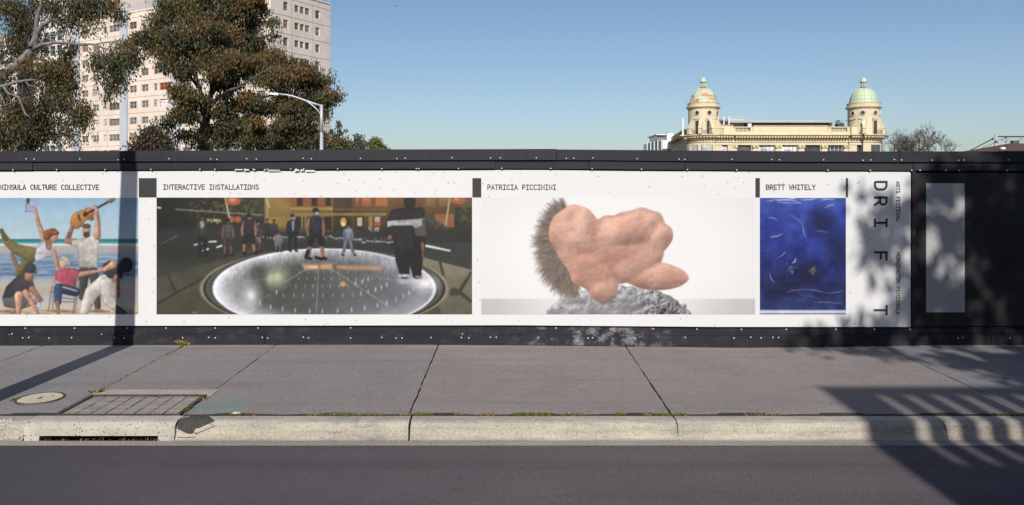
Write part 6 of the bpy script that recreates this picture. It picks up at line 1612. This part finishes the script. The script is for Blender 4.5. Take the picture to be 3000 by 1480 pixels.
# bare tree beyond the domed building
def bare(name, label, D, stems, seed, spread):
    r = random.Random(seed); base = at(stems[0][0], 443, D)
    root = empty(name, (base[0], D, -0.3)); tag(root, label, 'tree'); mb = MB(); tw = MB()
    def grow(p, d, L, rad, lev):
        q = [p]; n = 3
        for i in range(n):
            d = (d + Vector((r.gauss(0, .13), r.gauss(0, .13), r.gauss(0.05, .08)))).normalized(); p = p + d * (L / n); q.append(p)
        (mb if lev < 2 else tw).tube([tuple(x) for x in q], [rad * (1 - .35 * i / n) for i in range(n + 1)], 5 if lev < 2 else 3, False)
        if lev >= 5: return
        for k in range((3, 3, 3, 4, 4)[lev]):
            a = r.uniform(.25, .75) * spread; az_ = r.uniform(0, 6.283)
            side = d.cross(Vector((math.cos(az_), math.sin(az_), .3))).normalized()
            st = q[r.choice((2, 3, 3))] if lev else q[3]
            grow(st, (d * math.cos(a) + side * math.sin(a)).normalized(), L * r.uniform(.62, .84), rad * .64, lev + 1)
    for px, top, hd in stems:
        b = Vector((at(px, 443, D)[0], D + r.uniform(-1, 1), -.3)); H = at(px, top, D)[2] + .3
        mb.tube([tuple(b), tuple(b + Vector((0, 0, H * .42)))], [hd, hd * .8], 7)
        grow(b + Vector((0, 0, H * .40)), Vector((r.uniform(-.1, .1), 0, 1)), H * .21, hd * .8, 0)
        grow(b + Vector((0, 0, H * .36)), Vector((r.choice((-.5, .5)), 0, .8)).normalized(), H * .18, hd * .6, 0)
    o = mb.build('trunk', M['twig'], root); o.location = (-base[0], -D, .3)
    o = tw.build('crown', M['twig'], root); o.location = (-base[0], -D, .3)
bare('bare_tree', 'leafless grey tree with fine twigs right of the domed building', 110.0, [(2690, 368, .19), (2735, 378, .17), (2668, 388, .13)], 12, 1.1)
bare('bare_tree', 'smaller leafless tree against the right end of the domed building', 112.0, [(2634, 388, .16), (2612, 398, .13)], 15, 1.1)

# ================================================================= POWER POLE, WIRES, HOUSE, BIRD
DP = 70.0
pp_ = empty('power_pole', (*at(2918, 443, DP)[:2], -.3)); tag(pp_, 'grey power pole with a crossarm above the right end of the hoarding', 'power pole')
X, Y, Z = at(2918, 392, DP)
m = MB(); m.tube([(X, Y, -.3), (X, Y, Z)], [.17, .135], 10); sub(m, 'pole', M['galv'], pp_, True)
m = MB(); a = at(2905, 409.5, DP); b = at(3020, 416, DP); m.hexa([(a[0], Y - .22, a[2] - .06), (b[0], Y - 3, b[2] - .06), (b[0], Y - 2.88, b[2] - .06), (a[0], Y - .10, a[2] - .06), (a[0], Y - .22, a[2] + .08), (b[0], Y - 3, b[2] + .08), (b[0], Y - 2.88, b[2] + .08), (a[0], Y - .10, a[2] + .08)]); sub(m, 'crossarm', M['galv'], pp_)
m = MB(); m.tube([at(2930, 434, DP), at(2950, 411, DP)], .05, 5); m.tube([at(2930, 434, DP), at(2921, 440, DP)], .05, 5); sub(m, 'arm_brace', M['galv'], pp_)
for p, q in ((2908, 407), (2946, 405), (2950, 409), (2985, 411), (2992, 409)):
    c = at(p, q, DP - .3); m = MB(); m.lathe([(.0, -.12), (.07, -.1), (.1, -.03), (.06, 0), (.1, .05), (.05, .1), (0, .12)], c, 8); sub(m, 'insulator', M['steel_dark'], pp_)
m = MB(); c = at(2972, 416, DP - .5); m.box(c[0] - .25, c[0] + .3, c[1] - .2, c[1] + .2, c[2] - .16, c[2] + .1); sub(m, 'switch_box', M['steel_dark'], pp_)
def wire(name, label, p0, p1, rad, sag, group):
    a, b = Vector(p0), Vector(p1); pts = []
    for i in range(13):
        t = i / 12; q = a.lerp(b, t); q.z -= sag * 4 * t * (1 - t); pts.append(tuple(q))
    m = MB(); m.tube(pts, rad, 5); o = m.build(name, M['steel_dark']); tag(o, label, 'wire', group)
far = empty('power_pole', (*at(2712, 480, 175)[:2], -.3)); tag(far, 'distant power pole carrying the wires behind the hoarding', 'power pole')
X2, Y2, Z2 = at(2712, 478, 175)
m = MB(); m.tube([(X2, Y2, -.3), (X2, Y2, Z2 + .4)], [.17, .13], 8); m.box(X2 - 1.4, X2 + 1.4, Y2 - .1, Y2 + .02, Z2 - .1, Z2 + .05); sub(m, 'pole', M['galv'], far, True)
wire('cable', 'thick black cable slanting down left from the power pole', at(2908, 407, DP), (X2 + .5, Y2, Z2), .05, .6, None)
wire('wire', 'thin upper wire below the thick cable left of the power pole', at(2914, 418, DP), (X2 - .4, Y2, Z2 - .1), .022, .6, None)
wire('wire', 'thin lower wire leaving the power pole to the left', at(2914, 429, DP), (X2 - 1.2, Y2, Z2 - .2), .02, .6, None)
wire('cable', 'thick black cable running right from the power pole', at(2924, 400, DP), (at(3200, 397, DP - 12)), .055, .05, None)
wire('wire', 'thin wire rising right from the power pole towards the roof', at(2925, 437, DP), (at(3200, 392, DP - 20)), .018, .1, None)

M['tile'] = pm('brown_roof_tile', (0.10, 0.055, 0.045), 0.85, 0.25, 3); M['brick'] = pm('brick_wall', (0.25, 0.12, 0.08), .9, .2, 3)
DH = 60.0; ho = empty('house', (*at(3040, 443, DH)[:2], -.3)); tag(ho, 'brown tiled house roof with a pale vent at the right edge above the hoarding', 'house')
x0_, y0_, zr = at(2945, 442, DH); x1_ = at(3200, 430, DH)[0]; zt_ = at(3060, 412, DH)[2]
m = MB(); m.box(x0_ + .5, x1_ - .5, DH + .2, DH + 8.5, -.3, zr); sub(m, 'wall', M['brick'], ho)
m = MB(); xm = at(3075, 430, DH)[0]
m.poly([(x0_, DH, zr), (x1_, DH, zr), (xm + .5, DH + 4, zt_), (xm - .5, DH + 4, zt_)]); m.poly([(x1_, DH + 9, zr), (x0_, DH + 9, zr), (xm - .5, DH + 4, zt_), (xm + .5, DH + 4, zt_)]); m.poly([(x0_, DH + 9, zr), (x0_, DH, zr), (xm - .5, DH + 4, zt_)]); m.poly([(x1_, DH, zr), (x1_, DH + 9, zr), (xm + .5, DH + 4, zt_)])
sub(m, 'roof', M['tile'], ho)
m = MB(); c = at(2962, 441, DH); m.lathe([(.1, -.3), (.1, .12), (.2, .14), (.2, .22), (.12, .3), (0, .3)], (c[0], DH + 1, c[2]), 10); sub(m, 'vent', M['white_wall'], ho)

bc = at(1159, 17, 60.0); bd_ = empty('bird', bc); tag(bd_, 'tiny dark bird flying in the clear sky', 'bird')
m = MB(); m.lathe([(0, -.09), (.018, -.07), (.026, -.02), (.02, .04), (.012, .07), (0, .09)], (0, 0, 0), 8); me = m.mesh(M['steel_dark'], True); me.transform(Matrix.Rotation(math.radians(90), 4, 'Y')); link('body', me, bd_)
for s_ in (-1, 1):
    m = MB(); q = [(s_ * .01 - .03, 0, .015), (s_ * .01 + .03, 0, .015), (s_ * .06 + .03, .02, .0), (s_ * .11, .05, -.085), (s_ * .075 - .01, .03, -.04)]; m.poly(q); m.poly([(a, b + .004, c + .004) for a, b, c in reversed(q)]); m.build('wing', M['steel_dark'], bd_)

# ================================================================= BEHIND THE VIEWER: what casts the shadows, and an added sky-light blocker
# utility pole on the footpath just left of the frame: its shadow crosses the banner
up = empty('utility_pole', (-4.935, 6.99, 0.15)); tag(up, 'tapered timber utility pole beside the kerb casting the long shadow over the banner', 'utility pole')
zt_ = 8.2
m = MB(); m.tube([(0, 0, -.02), (0.053, 0, 1.75), (0.125, 0, 4.15), (.246, 0, zt_)], [.142, .128, .10, .085], 16); m.build('pole', M['bark_dark'], up, smooth=True)
m = MB(); m.box(-.75, 1.25, -.2, -.09, zt_ - .5, zt_ - .38); m.build('crossarm', M['bark_dark'], up)
# corner building with a roof-terrace balustrade
YB = -4.4; TOPZ = 0.17 + (7.68 - YB) * TAN_E
M['b_wall'] = pm('rendered_wall', (0.30, 0.27, 0.24), .9, .1, 1)
cb2 = empty('corner_building', (10, YB, 0.0)); tag(cb2, 'two-storey rendered building across the road whose terrace railing shades the kerb', 'building')
xs0 = 2.70
m = MB(); m.box(xs0, 24, YB - 9, YB + .1, -.3, TOPZ - 1.3); sub(m, 'wall', M['b_wall'], cb2)
m = MB(); m.box(xs0, 24, YB - .08, YB + .08, TOPZ - .12, TOPZ); sub(m, 'top_rail', M['b_wall'], cb2)
for k in range(60):
    x = xs0 + .262 * k; m = MB(); m.box(x, x + (.198 if k else .28), YB - .05, YB + .05, TOPZ - 1.3, TOPZ - .12); sub(m, 'baluster', M['b_wall'], cb2)
for k in range(5):
    for z in (.9, 4.0):
        x = 4.2 + k * 4; m = MB(); m.box(x, x + 1.6, YB + .1, YB + .14, z, z + 1.6); sub(m, 'window', GL_DK, cb2)
sh = empty('sky_block_row', (-14, YB, 0)); tag(sh, 'added unseen building row across the road blocking sky light, left of the corner building', 'building')  # added row, never in view, raised to cut sky fill in the shadows
m = MB(); m.box(-34, xs0 - .05, YB - 9, YB - .2, -.3, 5.9); sub(m, 'wall', M['b_wall'], sh)
m = MB(); m.box(-34, xs0 - .06, YB - .2, YB + .2, 4.1, 4.3); sub(m, 'sky_block_awning', M['greyroof'], sh)
for k in range(7):
    x = -31 + k * 4.6; m = MB(); m.box(x, x + 3.4, YB - .2, YB - .12, .5, 2.7); sub(m, 'sky_block_window', GL_DK, sh)
# street tree
rs = np.random.RandomState(31); YT = -1.95
def cz(z): return z + (YF - YT) * TAN_E
tr = empty('street_tree', (7.6, YT, 0.15)); tag(tr, 'leafy street tree on the near pavement dappling the banner with shade', 'tree')
m = MB(); m.tube([(0, 0, -.1), (.05, 0, 3), (-.1, 0, 5.5)], [.2, .17, .12], 8)
for dx, dz in ((-2.2, 7.8), (-1.2, 9.6), (.6, 10.0), (1.6, 8.8), (-2.9, 6.9), (-.5, 11)): m.tube([(-.05, 0, 4.8), (dx * .5, rs.uniform(-.6, .6), (4.8 + dz) / 2 + .3), (dx, rs.uniform(-.8, .8), dz)], [.1, .06, .025], 6)
m.build('trunk', M['bark_dark'], tr, smooth=True)
cl = []
OFF = -0.03 * (YF - YT)
def blob(X, z, rx, rz, n): cl.append(((X + OFF - 7.6, 0, cz(z) - .15), (rx, .9, rz), n, 0.2))
for a in ((7.4, 1.4, 1.2, 1.9, 2600), (9.0, 1.0, 1.5, 2.3, 2600), (6.3, 2.9, .7, .6, 420), (6.3, .2, .7, .7, 420), (6.2, 1.6, .6, .8, 520), (7.2, -1.2, 1.5, .8, 900), (5.55, 1.4, .4, .9, 260), (5.4, .4, .4, .35, 130), (5.35, 2.3, .3, .35, 80),
          (4.75, 1.5, .45, .42, 105), (4.45, 1.25, .25, .35, 50), (4.9, .75, .38, .38, 80), (4.45, .55, .3, .22, 36), (4.95, 2.0, .22, .25, 34), (3.95, .28, .4, .15, 50), (3.6, .1, .18, .1, 14), (4.4, .2, .4, .16, 50), (5.0, .2, .4, .25, 70), (4.35, 1.85, .12, .16, 14), (3.75, -.32, .08, .07, 14), (5.15, -.5, .35, .25, 110), (5.6, -.9, .5, .2, 260), (5.9, -.5, .5, .25, 320), (6.4, -1.0, .6, .3, 340), (5.0, 1.2, .25, .3, 40)): blob(*a)
me = leaves(cl, rs, (.22, .07), .4, 16, .12); link('crown', me, tr)
